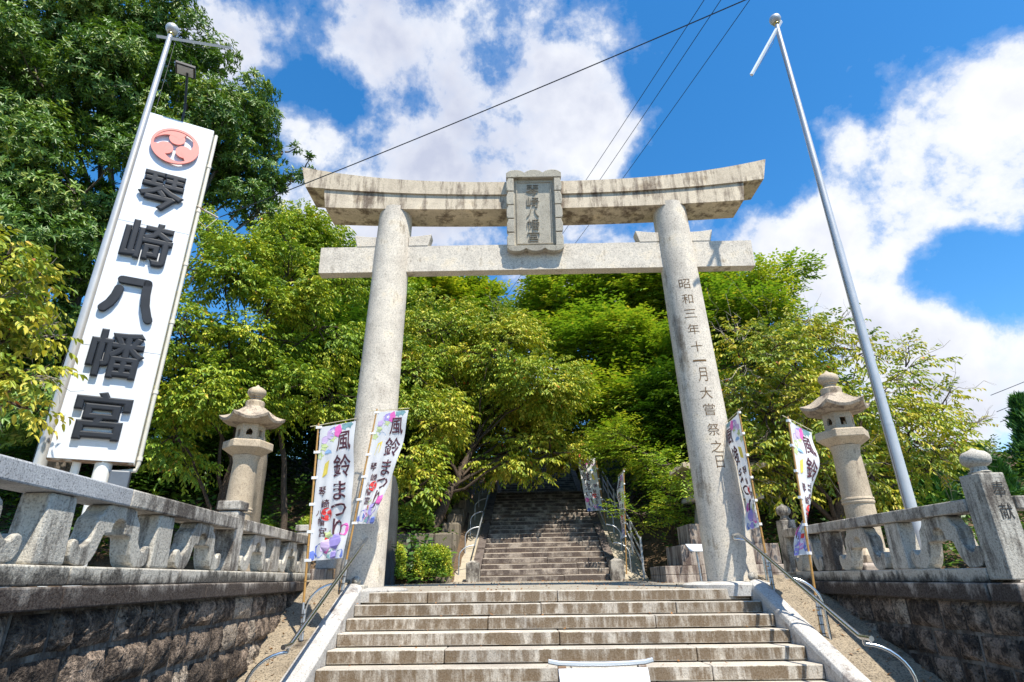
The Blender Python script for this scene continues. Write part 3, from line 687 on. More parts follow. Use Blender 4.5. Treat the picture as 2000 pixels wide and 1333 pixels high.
# ------------------------------------------------------------------ stone lanterns
def lantern(loc, label, topz, phase, hscale=1.0):
    L = thing('stone_lantern', label, 'stone lantern', loc, 'tall hexagonal stone lanterns behind the balustrades')
    x, y, z0 = loc
    c = (x, y, 0)
    T = topz
    base_h = T - 3.28
    build('base', MB().lathe([(0.62, z0), (0.62, z0 + 0.22), (0.56, z0 + 0.25)], 6, c, phase), 'block', L, bevel=0.02)
    build('foot', MB().lathe([(0.40, z0 + 0.252), (0.40, z0 + 0.36), (0.34, z0 + 0.42), (0.27, z0 + 0.46)], 6, c, phase), 'lantern', L, bevel=0.01)
    sh0 = z0 + 0.46; sh1 = T - 1.20
    rg = sh0 + (sh1 - sh0) * 0.45
    build('shaft', MB().lathe([(0.222, sh0), (0.222, rg - 0.05), (0.235, rg - 0.045), (0.242, rg - 0.02), (0.232, rg), (0.242, rg + 0.02), (0.235, rg + 0.045), (0.222, rg + 0.05), (0.206, sh1 - 0.12), (0.218, sh1 - 0.06), (0.235, sh1)], 32, c), 'lantern', L, smooth=40)
    build('platform', MB().lathe([(0.25, sh1 + 0.002), (0.40, sh1 + 0.10), (0.425, sh1 + 0.115), (0.425, sh1 + 0.235), (0.40, sh1 + 0.25), (0.2, sh1 + 0.252)], 6, c, phase), 'lantern', L, bevel=0.01)
    # fire chamber: six posts-and-panels with openings
    f0 = sh1 + 0.254; f1 = f0 + 0.31; R6 = 0.245
    ch = MB()
    for k in range(6):
        a0 = phase + k * pi / 3; a1 = a0 + pi / 3
        A = Vector((cos(a0) * R6, sin(a0) * R6, 0)); B = Vector((cos(a1) * R6, sin(a1) * R6, 0)); ctr = (A + B) / 2; nrm = ctr.normalized(); tw = (B - A).normalized(); hw = (B - A).length / 2
        op = [(-0.05, 0.10), (0.05, 0.10), (0.056, 0.15), (0.04, 0.19), (0.0, 0.225), (-0.04, 0.19), (-0.056, 0.15)] if k % 2 == 0 else [(-0.045, 0.08), (0.045, 0.08), (0.045, 0.15), (0.045, 0.21), (0.0, 0.21), (-0.045, 0.21), (-0.045, 0.15)]
        oc = [(-hw, 0), (hw, 0), (hw, 0.155), (hw, 0.31), (0, 0.31), (-hw, 0.31), (-hw, 0.155)]
        def w3(u, v_, d): q = ctr + tw * u - nrm * d; return (x + q.x, y + q.y, f0 + v_)
        n_ = len(op); base = len(ch.v)
        ch.v += [w3(u, v_, 0) for u, v_ in oc] + [w3(u, v_, 0) for u, v_ in op] + [w3(u, v_, 0.05) for u, v_ in op]
        for i in range(n_):
            j = (i + 1) % n_
            ch.f.append((base + i, base + j, base + n_ + j, base + n_ + i)); ch.f.append((base + n_ + i, base + n_ + j, base + 2 * n_ + j, base + 2 * n_ + i))
    fixn(build('fire_chamber', ch, 'lantern', L))
    # roof: hexagon with upswept corners
    rf = MB(); n = 36; r0_ = f1
    rings = [(0.20, 0.002, 0.0), (0.38, 0.00, 0.10), (0.53, 0.03, 0.9), (0.545, 0.075, 1.0), (0.47, 0.105, 0.75), (0.385, 0.165, 0.42), (0.30, 0.245, 0.2), (0.21, 0.325, 0.05), (0.185, 0.35, 0.0)]
    for rr_, dz, lift in rings:
        for k in range(n):
            a = phase + 2 * pi * k / n; kk = (k % 6) / 6.0; hexr = cos(pi / 6) / cos((kk * pi / 3) - pi / 6); cor = abs(kk - 0.5) * 2
            rr2 = rr_ * (hexr * (1 + 0.05 * lift * (cor ** 3)))
            rf.v.append((x + rr2 * cos(a), y + rr2 * sin(a), r0_ + dz + 0.085 * lift * cor ** 2.2 + 0.02 * (1 - cor) * (lift if 0 < dz < 0.2 else 0) * 0))
    for i in range(len(rings) - 1):
        for k in range(n):
            a, b_ = i * n + k, i * n + (k + 1) % n; rf.f.append((a, b_, b_ + n, a + n))
    rf.f.append(tuple(range(n - 1, -1, -1))); e = (len(rings) - 1) * n; rf.f.append(tuple(e + k for k in range(n)))
    fixn(build('roof', rf, 'lantern_roof', L, smooth=38))
    q0 = r0_ + 0.352
    build('finial', MB().lathe([(0.165, q0), (0.17, q0 + 0.09), (0.15, q0 + 0.11), (0.095, q0 + 0.125), (0.09, q0 + 0.165), (0.115, q0 + 0.175), (0.11, q0 + 0.195), (0.15, q0 + 0.225), (0.168, q0 + 0.275), (0.155, q0 + 0.33), (0.105, q0 + 0.37), (0.045, q0 + 0.395), (0.02, q0 + 0.425), (0.003, q0 + 0.44)], 24, c), 'lantern', L, smooth=40)
    return L


lantern((-4.83, 10.2, 0.10), 'stone lantern left of the torii with a tall stone slab close behind it', 3.486, radians(-100))
lantern((5.56, 9.5, 0.06), 'stone lantern on the right beside the bare flagpole, showing a ringed shaft', 3.33, radians(-70))

# big lantern half hidden behind the right pillar
gl = thing('stone_lantern', 'pale square lantern on a three-tier pedestal half hidden behind the inscribed pillar', 'stone lantern', (4.72, 13.9, 0.05))
gx, gy = 4.72, 13.95
for w_, z0, z1, nm in ((1.50, 0.02, 0.19, 'pedestal_stone'), (1.50, 0.194, 0.37, 'pedestal_stone'), (1.08, 0.374, 0.80, 'pedestal_stone'), (0.80, 0.804, 1.25, 'pedestal_stone')):
    if w_ > 1.4:
        for a, c in ((-1.5, -0.72), (-0.72, 0.72), (0.72, 1.5)):
            build(nm, MB().box(gx + a + 0.003, gx + c - 0.003, gy - w_ / 2 * 1.0, gy + w_ / 2, z0, z1), 'block', gl, bevel=0.012)
    else: build(nm, MB().box(gx - w_, gx + w_, gy - w_ * 0.62, gy + w_ * 0.62, z0, z1), 'block', gl, bevel=0.012)
gx = 4.93
build('shaft', MB().box(gx - 0.60, gx + 0.60, gy - 0.42, gy + 0.42, 1.254, 1.78, tx=0.06, ty=0.04), 'kerb', gl, bevel=0.02)
build('platform', MB().box(gx - 0.82, gx + 0.82, gy - 0.5, gy + 0.5, 1.784, 1.90), 'kerb', gl, bevel=0.015)
build('fire_chamber', MB().box(gx - 0.66, gx + 0.66, gy - 0.4, gy + 0.4, 1.904, 2.34), 'lantern', gl, bevel=0.015)
rf = MB(); N = 16
for i in range(N + 1):
    u = -1 + 2 * i / N; zz = 2.36 + 0.16 * abs(u) ** 2.5
    rf.v += [(gx + u * 0.99, gy - 0.62, zz), (gx + u * 0.99, gy + 0.62, zz), (gx + u * 0.99, gy + 0.62, zz + 0.09), (gx + u * 0.8, gy, 2.36 + 0.52 - 0.30 * abs(u) ** 0.8 + 0.16 * abs(u) ** 2.5), (gx + u * 0.99, gy - 0.62, zz + 0.09)]
for i in range(N):
    o = i * 5
    for k in range(5): rf.f.append((o + k, o + (k + 1) % 5, o + 5 + (k + 1) % 5, o + 5 + k))
rf.f.append((4, 3, 2, 1, 0)); o = N * 5; rf.f.append((o, o + 1, o + 2, o + 3, o + 4))
fixn(build('roof', rf, 'lantern', gl, smooth=30))

# standing stones and odd blocks
def menhir(name, label, cat, c, w, d, h, mat, seed, lean=0.0):
    rr = random.Random(seed); m1 = MB(); n = 12
    for i in range(9):
        k = i / 8; z = c[2] - 0.1 + (h + 0.1) * k; t_ = (1 - 0.25 * k ** 2) * (0.55 if i == 8 else 1)
        for j in range(n):
            a = 2 * pi * j / n; cs, sn = cos(a), sin(a)
            m1.v.append((c[0] + lean * k + w / 2 * t_ * math.copysign(abs(cs) ** 0.5, cs) * rr.uniform(0.93, 1.05), c[1] + d / 2 * t_ * math.copysign(abs(sn) ** 0.5, sn) * rr.uniform(0.92, 1.05), z + (rr.uniform(-0.06, 0.06) if i > 6 else 0)))
    for i in range(8):
        for j in range(n):
            a, b_ = i * n + j, i * n + (j + 1) % n; m1.f.append((a, b_, b_ + n, a + n))
    m1.f.append(tuple(8 * n + j for j in range(n)))
    return tag(build(name, m1, mat, smooth=50, loc=c), label, cat)
menhir('standing_stone', 'tall pale natural standing stone right behind the left lantern', 'standing stone', (-5.42, 12.0, 0.1), 0.50, 0.30, 3.05, 'menhir', 5, -0.05)
menhir('stone_monument', 'dark slate memorial slab just right of the blank torii pillar', 'stone monument', (-2.98, 14.0, 0.1), 0.42, 0.35, 2.4, 'slate', 6)
menhir('boulder', 'grey boulder standing between the two clipped shrubs', 'boulder', (-2.52, 15.2, 0.09), 0.40, 0.30, 0.55, 'menhir', 9)
pb = thing('stone_pedestal', 'low dark stone block and pale slab behind the banner by the blank pillar', 'stone pedestal', (-3.9, 11.5, 0.05))
build('block', MB().box(-4.22, -3.55, 11.3, 11.9, 0.03, 0.40), 'block', pb, bevel=0.015)
build('slab', MB().box(-3.80, -3.45, 11.5, 11.8, 0.404, 1.15), 'kerb', pb, bevel=0.015)
sp = thing('sign_stand', 'small grey information plate on a thin post before the tiered pedestal', 'sign', (3.47, 11.5, 0.03))
build('post', MB().tube([(3.47, 11.52, 0.0), (3.44, 11.52, 0.60)], 0.018, 8), 'galv', sp, smooth=60)
build('plate', MB().hexa([(3.30, 11.42, 0.585), (3.63, 11.42, 0.578), (3.60, 11.60, 0.715), (3.27, 11.60, 0.722), (3.30, 11.412, 0.600), (3.63, 11.412, 0.593), (3.60, 11.592, 0.73), (3.27, 11.592, 0.737)]), 'placard', sp, bevel=0.004)

# ------------------------------------------------------------------ upper staircase
us = thing('upper_staircase', 'long upper flight of weathered stone steps climbing into the trees', 'staircase', (0.75, 16.0, 0.06), rotz=radians(-1.9))
UR, UT, UN, UW = 0.157, 0.372, 21, 1.73
ru = random.Random(5)
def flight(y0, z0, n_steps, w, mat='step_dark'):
    for n in range(n_steps):
        js = [ru.choice([-1.1, -0.7, -0.3, 0.1, 0.5, 0.9, 1.2])]; xs = [-w] + js + [w]
        for a, c in zip(xs[:-1], xs[1:]):
            y = y0 + n * UT; dz = ru.uniform(-0.012, 0.01); dy = ru.uniform(-0.012, 0.012)
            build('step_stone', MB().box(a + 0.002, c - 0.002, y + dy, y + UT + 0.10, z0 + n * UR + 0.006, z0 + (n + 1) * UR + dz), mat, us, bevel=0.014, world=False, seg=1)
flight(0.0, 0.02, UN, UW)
Z1 = 0.02 + UN * UR; Y1 = UN * UT
build('landing', MB().box(-2.6, 2.6, Y1 + 0.08, Y1 + 1.9, Z1 - 0.4, Z1 - 0.02), 'concrete', us, world=False)
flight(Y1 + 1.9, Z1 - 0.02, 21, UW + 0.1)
Z2 = Z1 + 21 * UR - 0.02; Y2 = Y1 + 1.9 + 21 * UT
build('landing', MB().box(-4.0, 4.0, Y2 + 0.08, Y2 + 14, Z2 - 0.5, Z2 - 0.03), 'concrete', us, world=False)
def sloped(name, x0, x1, ya, za, yb, zb_, th, mat, bev=0.012):
    return build(name, MB().hexa([(x0, ya, za - th), (x1, ya, za - th), (x1, yb, zb_ - th), (x0, yb, zb_ - th), (x0, ya, za), (x1, ya, za), (x1, yb, zb_), (x0, yb, zb_)]), mat, us, bevel=bev, world=False)
for s in (-1, 1):
    xa, xb = sorted((s * (UW + 0.004), s * (UW + 0.25)))
    for k in range(4):
        ya, yb = -0.05 + (Y1) * k / 4, -0.05 + Y1 * (k + 1) / 4 - 0.006
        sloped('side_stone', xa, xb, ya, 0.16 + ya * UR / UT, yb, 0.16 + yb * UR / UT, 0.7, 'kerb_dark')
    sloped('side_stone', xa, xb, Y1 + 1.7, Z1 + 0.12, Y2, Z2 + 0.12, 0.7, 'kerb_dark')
    xc = s * (UW + 0.13)
    build('end_post', MB().box(xc - 0.17, xc + 0.17, -0.36, -0.06, -0.1, 0.50, taper=0.0).box(xc - 0.15, xc + 0.15, -0.34, -0.08, 0.504, 0.56, taper=0.10), 'carved_dirty', us, bevel=0.012, world=False)
    build('end_post', MB().box(xc - 0.14, xc + 0.14, Y1 + 0.05, Y1 + 0.35, Z1 - 0.1, Z1 + 0.40), 'carved_dirty', us, bevel=0.012, world=False)
    xa, xb = sorted((s * (UW + 0.254), s * (UW + 0.95)))
    sloped('side_ramp', xa, xb, 0.0, 0.06, Y1, 0.06 + Z1, 0.6, 'concrete')

# handrails of the upper flight
def arc_support(parent, rail_pt, foot_pt, r=0.017, mat='galv', name='support'):
    a = Vector(rail_pt); b_ = Vector(foot_pt); pts = []
    for i in range(9):
        q = i / 8 * pi / 2
        h = a.lerp(b_, 1 - cos(q)) if False else Vector((a.x + (b_.x - a.x) * sin(q), a.y + (b_.y - a.y) * sin(q), a.z - (a.z - max(b_.z, a.z - 0.30)) * (1 - cos(q))))
        pts.append(h)
    pts.append(Vector(b_))
    return build(name, MB().tube(pts, r, 8), mat, parent, smooth=60, world=False)
def upper_rail(s, label, ya=0.4, yb=Y1 - 0.2, z_off=0.0, n=6):
    o = thing('handrail', label, 'handrail', us.location, 'handrails of the upper steps', rotz=radians(-1.9))
    x = s * (UW + 0.16); z = lambda y: 0.16 + y * UR / UT + 0.62 + z_off
    build('rail', MB().tube([(x, ya, z(ya)), (x, yb, z(yb))], 0.022, 8), 'steel' if s > 0 else 'galv', o, smooth=60, world=False)
    for i in range(n):
        y = ya + 0.1 + (yb - ya - 0.2) * i / (n - 1)
        arc_support(o, (x, y, z(y) - 0.02), (x + s * 0.42, y - 0.12, 0.02 + (y - 0.12) * UR / UT))
    return o
upper_rail(-1, 'left handrail of the upper steps, carried on six arched tubes')
upper_rail(1, 'right handrail of the upper steps, carried on arched tubes beside the far banners')
upper_rail(-1, 'left handrail of the shaded flight at the very top', Y1 + 2.1, Y2 - 0.5, -0.12, 4)
upper_rail(1, 'right handrail of the shaded flight at the very top', Y1 + 2.1, Y2 - 0.5, -0.12, 4)
gr = thing('guard_rail', 'grey two-bar metal guard rail on the far right of the upper steps', 'guard rail', us.location, rotz=radians(-1.9))
x = UW + 0.85; zf = lambda y: 0.06 + y * UR / UT
for dz in (0.35, 0.62, 0.92): build('bar', MB().tube([(x, 0.05, zf(0.05) + dz), (x, Y1 - 0.3, zf(Y1 - 0.3) + dz)], 0.025, 8), 'dull_alu', gr, smooth=60, world=False)
for i in range(6):
    y = 0.05 + (Y1 - 0.4) * i / 5; build('post', MB().tube([(x, y, zf(y) - 0.1), (x, y, zf(y) + 1.0)], 0.032, 10), 'dull_alu', gr, smooth=60, world=False)

# low retaining wall left of the upper steps
lo = thing('low_stone_wall', 'low mossy stone wall behind the clipped shrubs left of the upper steps', 'wall', (-2.4, 15.4, 0.1))
rl = random.Random(8)
for r_ in range(3):
    s = -3.6
    while s < -1.70:
        w_ = rl.uniform(0.38, 0.75); e = min(s + w_, -1.68)
        if e - s > 0.1: build('stone', MB().box(s + 0.008, e - 0.008, 15.75 + rl.uniform(-0.03, 0.03), 16.2, 0.06 + r_ * 0.42, 0.06 + (r_ + 1) * 0.42 - 0.012, taper=0.0), 'menhir', lo, bevel=0.035)
        s += w_
for k in range(9):      # stones stepping up beside the ramp
    y = 15.6 + k * 0.85; z = 0.3 + (y - 16) * 0.42
    build('stone', MB().box(-2.25 + rl.uniform(-0.05, 0.05), -1.72, y, y + 0.82, z - 0.7, z + 0.55 + rl.uniform(-0.1, 0.1)), 'menhir', lo, bevel=0.05)


# ------------------------------------------------------------------ flagpoles
def flagpole(c, ztop, label, arm_end, grp):
    F = thing('flagpole', label, 'flagpole', c, grp)
    x, y, z0 = c
    zj = [z0, z0 + 2.1, z0 + 5.2, ztop]
    m1 = MB(); n = 20; rads = [0.078, 0.072, 0.062, 0.040]
    m1.tube([(x, y, zj[0]), (x, y, zj[1]), (x, y, zj[1] + 0.002), (x, y, zj[2]), (x, y, zj[2] + 0.002), (x, y, ztop)], [0.080, 0.075, 0.071, 0.066, 0.062, 0.040], n)
    build('pole', m1, 'alu', F, smooth=40)
    build('collar', MB().tube([(x, y, zj[1] - 0.02), (x, y, zj[1] + 0.02)], 0.0765, n), 'alu', F, smooth=40)
    ball = build('ball', MB().lathe([(0.01, -0.11), (0.06, -0.095), (0.10, -0.05), (0.112, 0), (0.10, 0.05), (0.06, 0.095), (0.005, 0.112)], 20, (x, y, ztop + 0.14)), 'alu', F, smooth=60)
    build('collar', MB().lathe([(0.045, -0.02), (0.06, 0.0), (0.05, 0.05)], 16, (x, y, ztop)), 'gold', F, smooth=40)
    a = Vector(arm_end); p = Vector((x, y, ztop - 0.10)); d = (a - p).normalized()
    build('crossarm', MB().tube([p - d * 0.22, a], [0.036, 0.034], 4), 'white_panel', F)
    rope = [p - Vector((0, 0, 0.02)) + d * 0.15, p + d * 0.35 + Vector((0, 0, -0.14)), a + Vector((0, 0, -0.05))]
    build('rope', MB().tube(rope, 0.0035, 5), 'cable', F)
    build('rope', MB().tube([p + d * 0.12 + Vector((0, 0, -0.10)), p + d * 0.12 + Vector((0, 0, -2.5)) * 1.0 + Vector((0.02, 0, 0)), (x - 0.085, y - 0.03, z0 + 3.0), (x - 0.085, y - 0.03, z0 + 0.9)], 0.0035, 5), 'cable', F)
    return F


flagpole((5.445, 8.1, 0.06), 10.40, 'bare aluminium flagpole on the right with its crossarm hanging towards the torii', (4.67, 8.05, 8.99), 'aluminium flagpoles')
flagpole((-6.28, 7.5, 0.10), 9.66, 'aluminium flagpole standing behind the white shrine sign', (-5.15, 7.62, 9.42), 'aluminium flagpoles')
for o in list(bpy.data.objects):
    pass

# ------------------------------------------------------------------ shrine sign
SA = radians(62); SW = Vector((sin(SA), cos(SA), 0)); SN = Vector((cos(SA), -sin(SA), 0)); S0 = Vector((-5.93, 7.15, 1.69))
SH, SWID = 5.72, 0.945
def SP(u, v_, d): q = S0 + SW * u + Vector((0, 0, v_)) + SN * d; return (q.x + 0.0, q.y, q.z)
sign = thing('shrine_sign', 'tall white shrine sign with black raised letters and red crest, floodlight on top', 'sign', (S0 + SW * 0.47 + Vector((0, 0, -1.6)))[:])
zs = [0.0, 1.56, 3.60, SH]
for a, c in zip(zs[:-1], zs[1:]):
    fixn(build('face_panel', MB().prism([(0, a + 0.003), (SWID, a + 0.003), (SWID, c - 0.003), (0, c - 0.003)], SP, -0.03, 0.0), 'white_panel', sign, bevel=0.004))
fixn(build('box_frame', MB().prism([(-0.008, -0.012), (SWID - 0.015, -0.012), (SWID - 0.015, SH + 0.012), (-0.008, SH + 0.012)], SP, -0.20, -0.032), 'rust', sign))
fixn(build('side_trim', MB().prism([(SWID - 0.012, -0.01), (SWID + 0.004, -0.01), (SWID + 0.004, SH + 0.01), (SWID - 0.012, SH + 0.01)], SP, -0.21, -0.034), 'pipe_white', sign))
cond = build('conduit', MB().tube([SP(SWID + 0.045, SH - 0.02, -0.10), SP(SWID + 0.045, 0.0, -0.10), SP(SWID + 0.03, -0.08, -0.12), SP(0.62, -0.13, -0.14)], 0.028, 10), 'pipe_white', sign, smooth=60)
for v_ in (0.05, 1.0, 2.1, 3.1, 4.1, 5.0): build('clip', MB().tube([SP(SWID + 0.045, v_, -0.10), SP(SWID + 0.045, v_ + 0.05, -0.10)], 0.036, 10), 'pipe_white', cond, smooth=60)
for ch, u, v_, w_, h_ in (('琴', 0.455, 4.235, 0.63, 0.70), ('崎', 0.45, 3.28, 0.65, 0.74), ('八', 0.43, 2.34, 0.66, 0.66), ('幡', 0.445, 1.465, 0.66, 0.70), ('宮', 0.455, 0.585, 0.64, 0.66)):
    if ch == '八':
        w_s = 0.058; mb = MB()
        for line in ([(-0.17, 0.12), (-0.19, 0.0), (-0.235, -0.12), (-0.30, -0.21)], [(-0.16, 0.27), (0.0, 0.27), (0.16, 0.27)], [(0.16, 0.27), (0.165, 0.10), (0.19, -0.08), (0.25, -0.26), (0.27, -0.30)]):
            fine_ = []
            for (x0, y0), (x1, y1) in zip(line[:-1], line[1:]): fine_ += [(x0 + (x1 - x0) * k / 3, y0 + (y1 - y0) * k / 3) for k in range(3)]
            fine_.append(line[-1]); nf_ = len(fine_); L_, R__ = [], []
            for i, (x, y) in enumerate(fine_):
                a = fine_[max(0, i - 1)]; b_ = fine_[min(nf_ - 1, i + 1)]; dx, dy = b_[0] - a[0], b_[1] - a[1]; q = math.hypot(dx, dy); L_.append((x - dy / q * w_s, y + dx / q * w_s)); R__.append((x + dy / q * w_s, y - dx / q * w_s))
            def cap(c, frm): a0 = math.atan2(frm[1] - c[1], frm[0] - c[0]); return [(c[0] + w_s * cos(a0 - pi * k / 6), c[1] + w_s * sin(a0 - pi * k / 6)) for k in range(1, 6)]
            poly = L_ + cap(fine_[-1], L_[-1]) + R__[::-1] + cap(fine_[0], R__[0])
            mb.prism(poly, lambda a, b_, d: SP(u + a, v_ + b_, d), 0.012, 0.062 + 0.0015 * (nf_ % 3))
        fixn(build('letter', mb, 'letter', sign, bevel=0.006)); continue
    vs, fs = text_mesh(ch, 0.8, bold=0.0, extrude=0.012, bevel=0.026, res=2); vs = fit(vs, w_, h_)
    build('letter', MB().add([SP(u + x, v_ + y, 0.040 + z * 0.75) for x, y, z in vs], fs), 'letter', sign)
def tomoe(R, cx=0.0, cy=0.0, n=18):
    """three comma shapes whirling inside a ring: list of outlines"""
    res = []
    for k in range(3):
        a0 = pi / 2 + k * 2 * pi / 3; hr = 0.345 * R; hc = (cx + 0.46 * R * cos(a0), cy + 0.46 * R * sin(a0))
        pts = []
        # inner edge of the head, then tail along the rim
        for i in range(n + 1):
            a = a0 + pi * 0.02 - pi + pi * i / n * 0.98
            pts.append((hc[0] + hr * cos(a + 0.0), hc[1] + hr * sin(a + 0.0)))
        out = []
        for i in range(n + 1):
            t_ = i / n; a = a0 - 0.42 + t_ * 2.0; out.append((cx + R * cos(a), cy + R * sin(a)))
        inn = []
        for i in range(n + 1):
            t_ = i / n; a = a0 - 0.25 + t_ * 1.83; r_ = R * (0.40 + 0.57 * t_ ** 0.9); inn.append((cx + r_ * cos(a), cy + r_ * sin(a)))
        head = [(hc[0] + hr * cos(2 * pi * i / 24), hc[1] + hr * sin(2 * pi * i / 24)) for i in range(24)]
        res.append(('head', head)); res.append(('tail', out + inn[::-1]))
    ring = None
    return res
cr = None
for i, (nm, poly) in enumerate(tomoe(0.335, 0.47, 5.17)):
    mb = MB().prism([(u, v_ - 0.02) for u, v_ in poly], SP, 0.03, 0.052 + i * 0.0012)
    if cr is None: cr = fixn(build('crest', mb, 'crest', sign))
    else: fixn(build('crest_comma', mb, 'crest', cr))
m1 = MB(); n = 48; R1, R2 = 0.345, 0.305
m1.v = [SP(0.47 + r * cos(2 * pi * k / n), 5.15 + r * sin(2 * pi * k / n), d) for d in (0.03, 0.0595) for r in (R1, R2) for k in range(n)]
for k in range(n):
    j = (k + 1) % n
    m1.f += [(2 * n + k, 2 * n + j, 3 * n + j, 3 * n + k), (k, j, 2 * n + j, 2 * n + k), (n + j, n + k, 3 * n + k, 3 * n + j)]
fixn(build('crest_ring', m1, 'crest', cr))
build('post', MB().tube([SP(0.60, -1.62, -0.13), SP(0.60, 0.0, -0.13)], 0.10, 16), 'white_paint', sign, smooth=50)
build('post', MB().tube([SP(0.30, -1.62, -0.16), SP(0.30, 0.0, -0.16)], 0.05, 12), 'white_paint', sign, smooth=50)
fixn(build('control_box', MB().prism([(0.70, -0.52), (0.93, -0.52), (0.93, -0.10), (0.70, -0.10)], SP, -0.20, -0.02), 'grey_box', sign, bevel=0.02))
arm = build('lamp_arm', MB().tube([SP(0.45, SH - 0.02, -0.10), SP(0.44, SH + 0.35, -0.06), SP(0.40, SH + 0.78, 0.30)], 0.018, 8), 'black', sign, smooth=50)
fixn(build('floodlight', MB().prism([(0.22, SH + 0.78), (0.52, SH + 0.78), (0.52, SH + 0.83), (0.22, SH + 0.83)], SP, 0.20, 0.46), 'black', arm, bevel=0.008))
fixn(build('lamp_glass', MB().prism([(0.25, SH + 0.772), (0.49, SH + 0.772), (0.49, SH + 0.778), (0.25, SH + 0.778)], SP, 0.23, 0.43), 'lamp_glass', arm))
build('cable_bracket', MB().tube([SP(SWID, 4.20, -0.08), SP(SWID + 0.34, 4.10, -0.12)], 0.016, 6), 'rust', sign)
build('loose_wire', MB().tube([SP(SWID + 0.04, 4.1, -0.08), SP(SWID + 0.08, 3.95, -0.1), SP(SWID + 0.2, 3.85, -0.1), SP(SWID + 0.33, 4.08, -0.12)], 0.004, 5), 'pipe_white', sign)

# ------------------------------------------------------------------ overhead cables
def cable(label, a, b_, sag, r, mat='cable', grp='overhead cables'):
    a, b_ = Vector(a), Vector(b_); pts = [a.lerp(b_, i / 20) + Vector((0, 0, -sag * 4 * (i / 20) * (1 - i / 20))) for i in range(21)]
    o = build('cable', MB().tube(pts, r, 5), mat, loc=a); return tag(o, label, 'cable', grp)
CB = SP(SWID + 0.36, 4.12, -0.12)
cable('black overhead cable running from the white sign up to the top of the sky', CB, (6.6, 3.66, 7.55), 0.12, 0.008)
cable('leftmost of the three thin wires crossing above the torii', (-2.6, 36, 15.4), (5.5, 9.5, 14.2), 0.3, 0.010, grp='thin wires above the torii')
cable('middle of the three thin wires crossing above the torii', (-1.9, 36, 15.3), (6.0, 9.5, 14.3), 0.3, 0.010, grp='thin wires above the torii')
cable('rightmost of the three thin wires crossing above the torii', (-0.9, 36, 15.2), (6.9, 9.5, 14.5), 0.3, 0.010, grp='thin wires above the torii')
for i, (za, zb_) in enumerate(((9.6, 13.3), (8.6, 12.4), (8.0, 11.9))):
    cable('%s of three wires in the sky at the right edge, above the conifers' % ('upper', 'middle', 'lowest')[i], (28.0, 32, za), (47.0, 32, zb_ + 4.0), 0.3, 0.022, grp='wires at the right edge')

# ------------------------------------------------------------------ lower handrails
def lower_rail(X, ytop, ybot, ztop, zbot, s, label):
    H = thing('handrail', label, 'handrail', (X, 8, -0.5), 'steel handrails of the lower steps')
    pts = [(X, ytop + 0.42, ztop + 0.0), (X, ytop + 0.03, ztop), (X, ytop - 0.02, ztop - 0.008), (X, ybot + 0.02, zbot + 0.01), (X, ybot - 0.03, zbot), (X, ybot - 0.20, zbot)]
    build('rail', MB().tube(pts, 0.026, 12), 'steel', H, smooth=50)
    dzdy = (ztop - zbot) / (ytop - ybot)
    for y in (ytop + 0.25, (ytop + ybot) / 2 + 0.05, ybot - 0.05):
        zr = ztop if y > ytop else (zbot if y < ybot else zbot + (y - ybot) * dzdy)
        xo = X + s * 0.36; zg = -(9.4 - y) * R_ / T_ + 0.03 if y < 9.4 else 0.0
        p = []
        a, c = 0.36, 0.36
        p.append((X, y, zr - 0.02)); p.append((X, y, zr - 0.06))
        for i in range(9):
            q = i / 8 * pi / 2; p.append((X + s * 0.36 * sin(q), y - 0.12 * sin(q), zr - 0.06 - 0.34 * (1 - cos(q))))
        p.append((X + s * 0.36, y - 0.12, zg - 0.08))
        build('support', MB().tube(p, 0.018, 10), 'steel', H, smooth=50)
    return H
lower_rail(-2.42, 9.74, 6.80, 0.822, -0.437, -1, 'left steel handrail of the lower steps with curved brackets')
lower_rail(3.52, 9.40, 6.55, 0.770, -0.427, 1, 'right steel handrail of the lower steps with curved brackets')


# ------------------------------------------------------------------ festival banners
def flat_disc(cx, cy, r, n=20, lobes=5, amp=0.09, sq=1.0):
    return [(cx + r * (1 + amp * cos(lobes * 2 * pi * k / n)) * cos(2 * pi * k / n), cy + sq * r * (1 + amp * cos(lobes * 2 * pi * k / n)) * sin(2 * pi * k / n)) for k in range(n)]


TXT = {}
def txt(ch, size, w, h, bold):
    if ch not in TXT: TXT[ch] = text_mesh(ch, 1.0, bold=bold, res=2)
    vs, fs = TXT[ch]; return fit(vs, w, h), fs


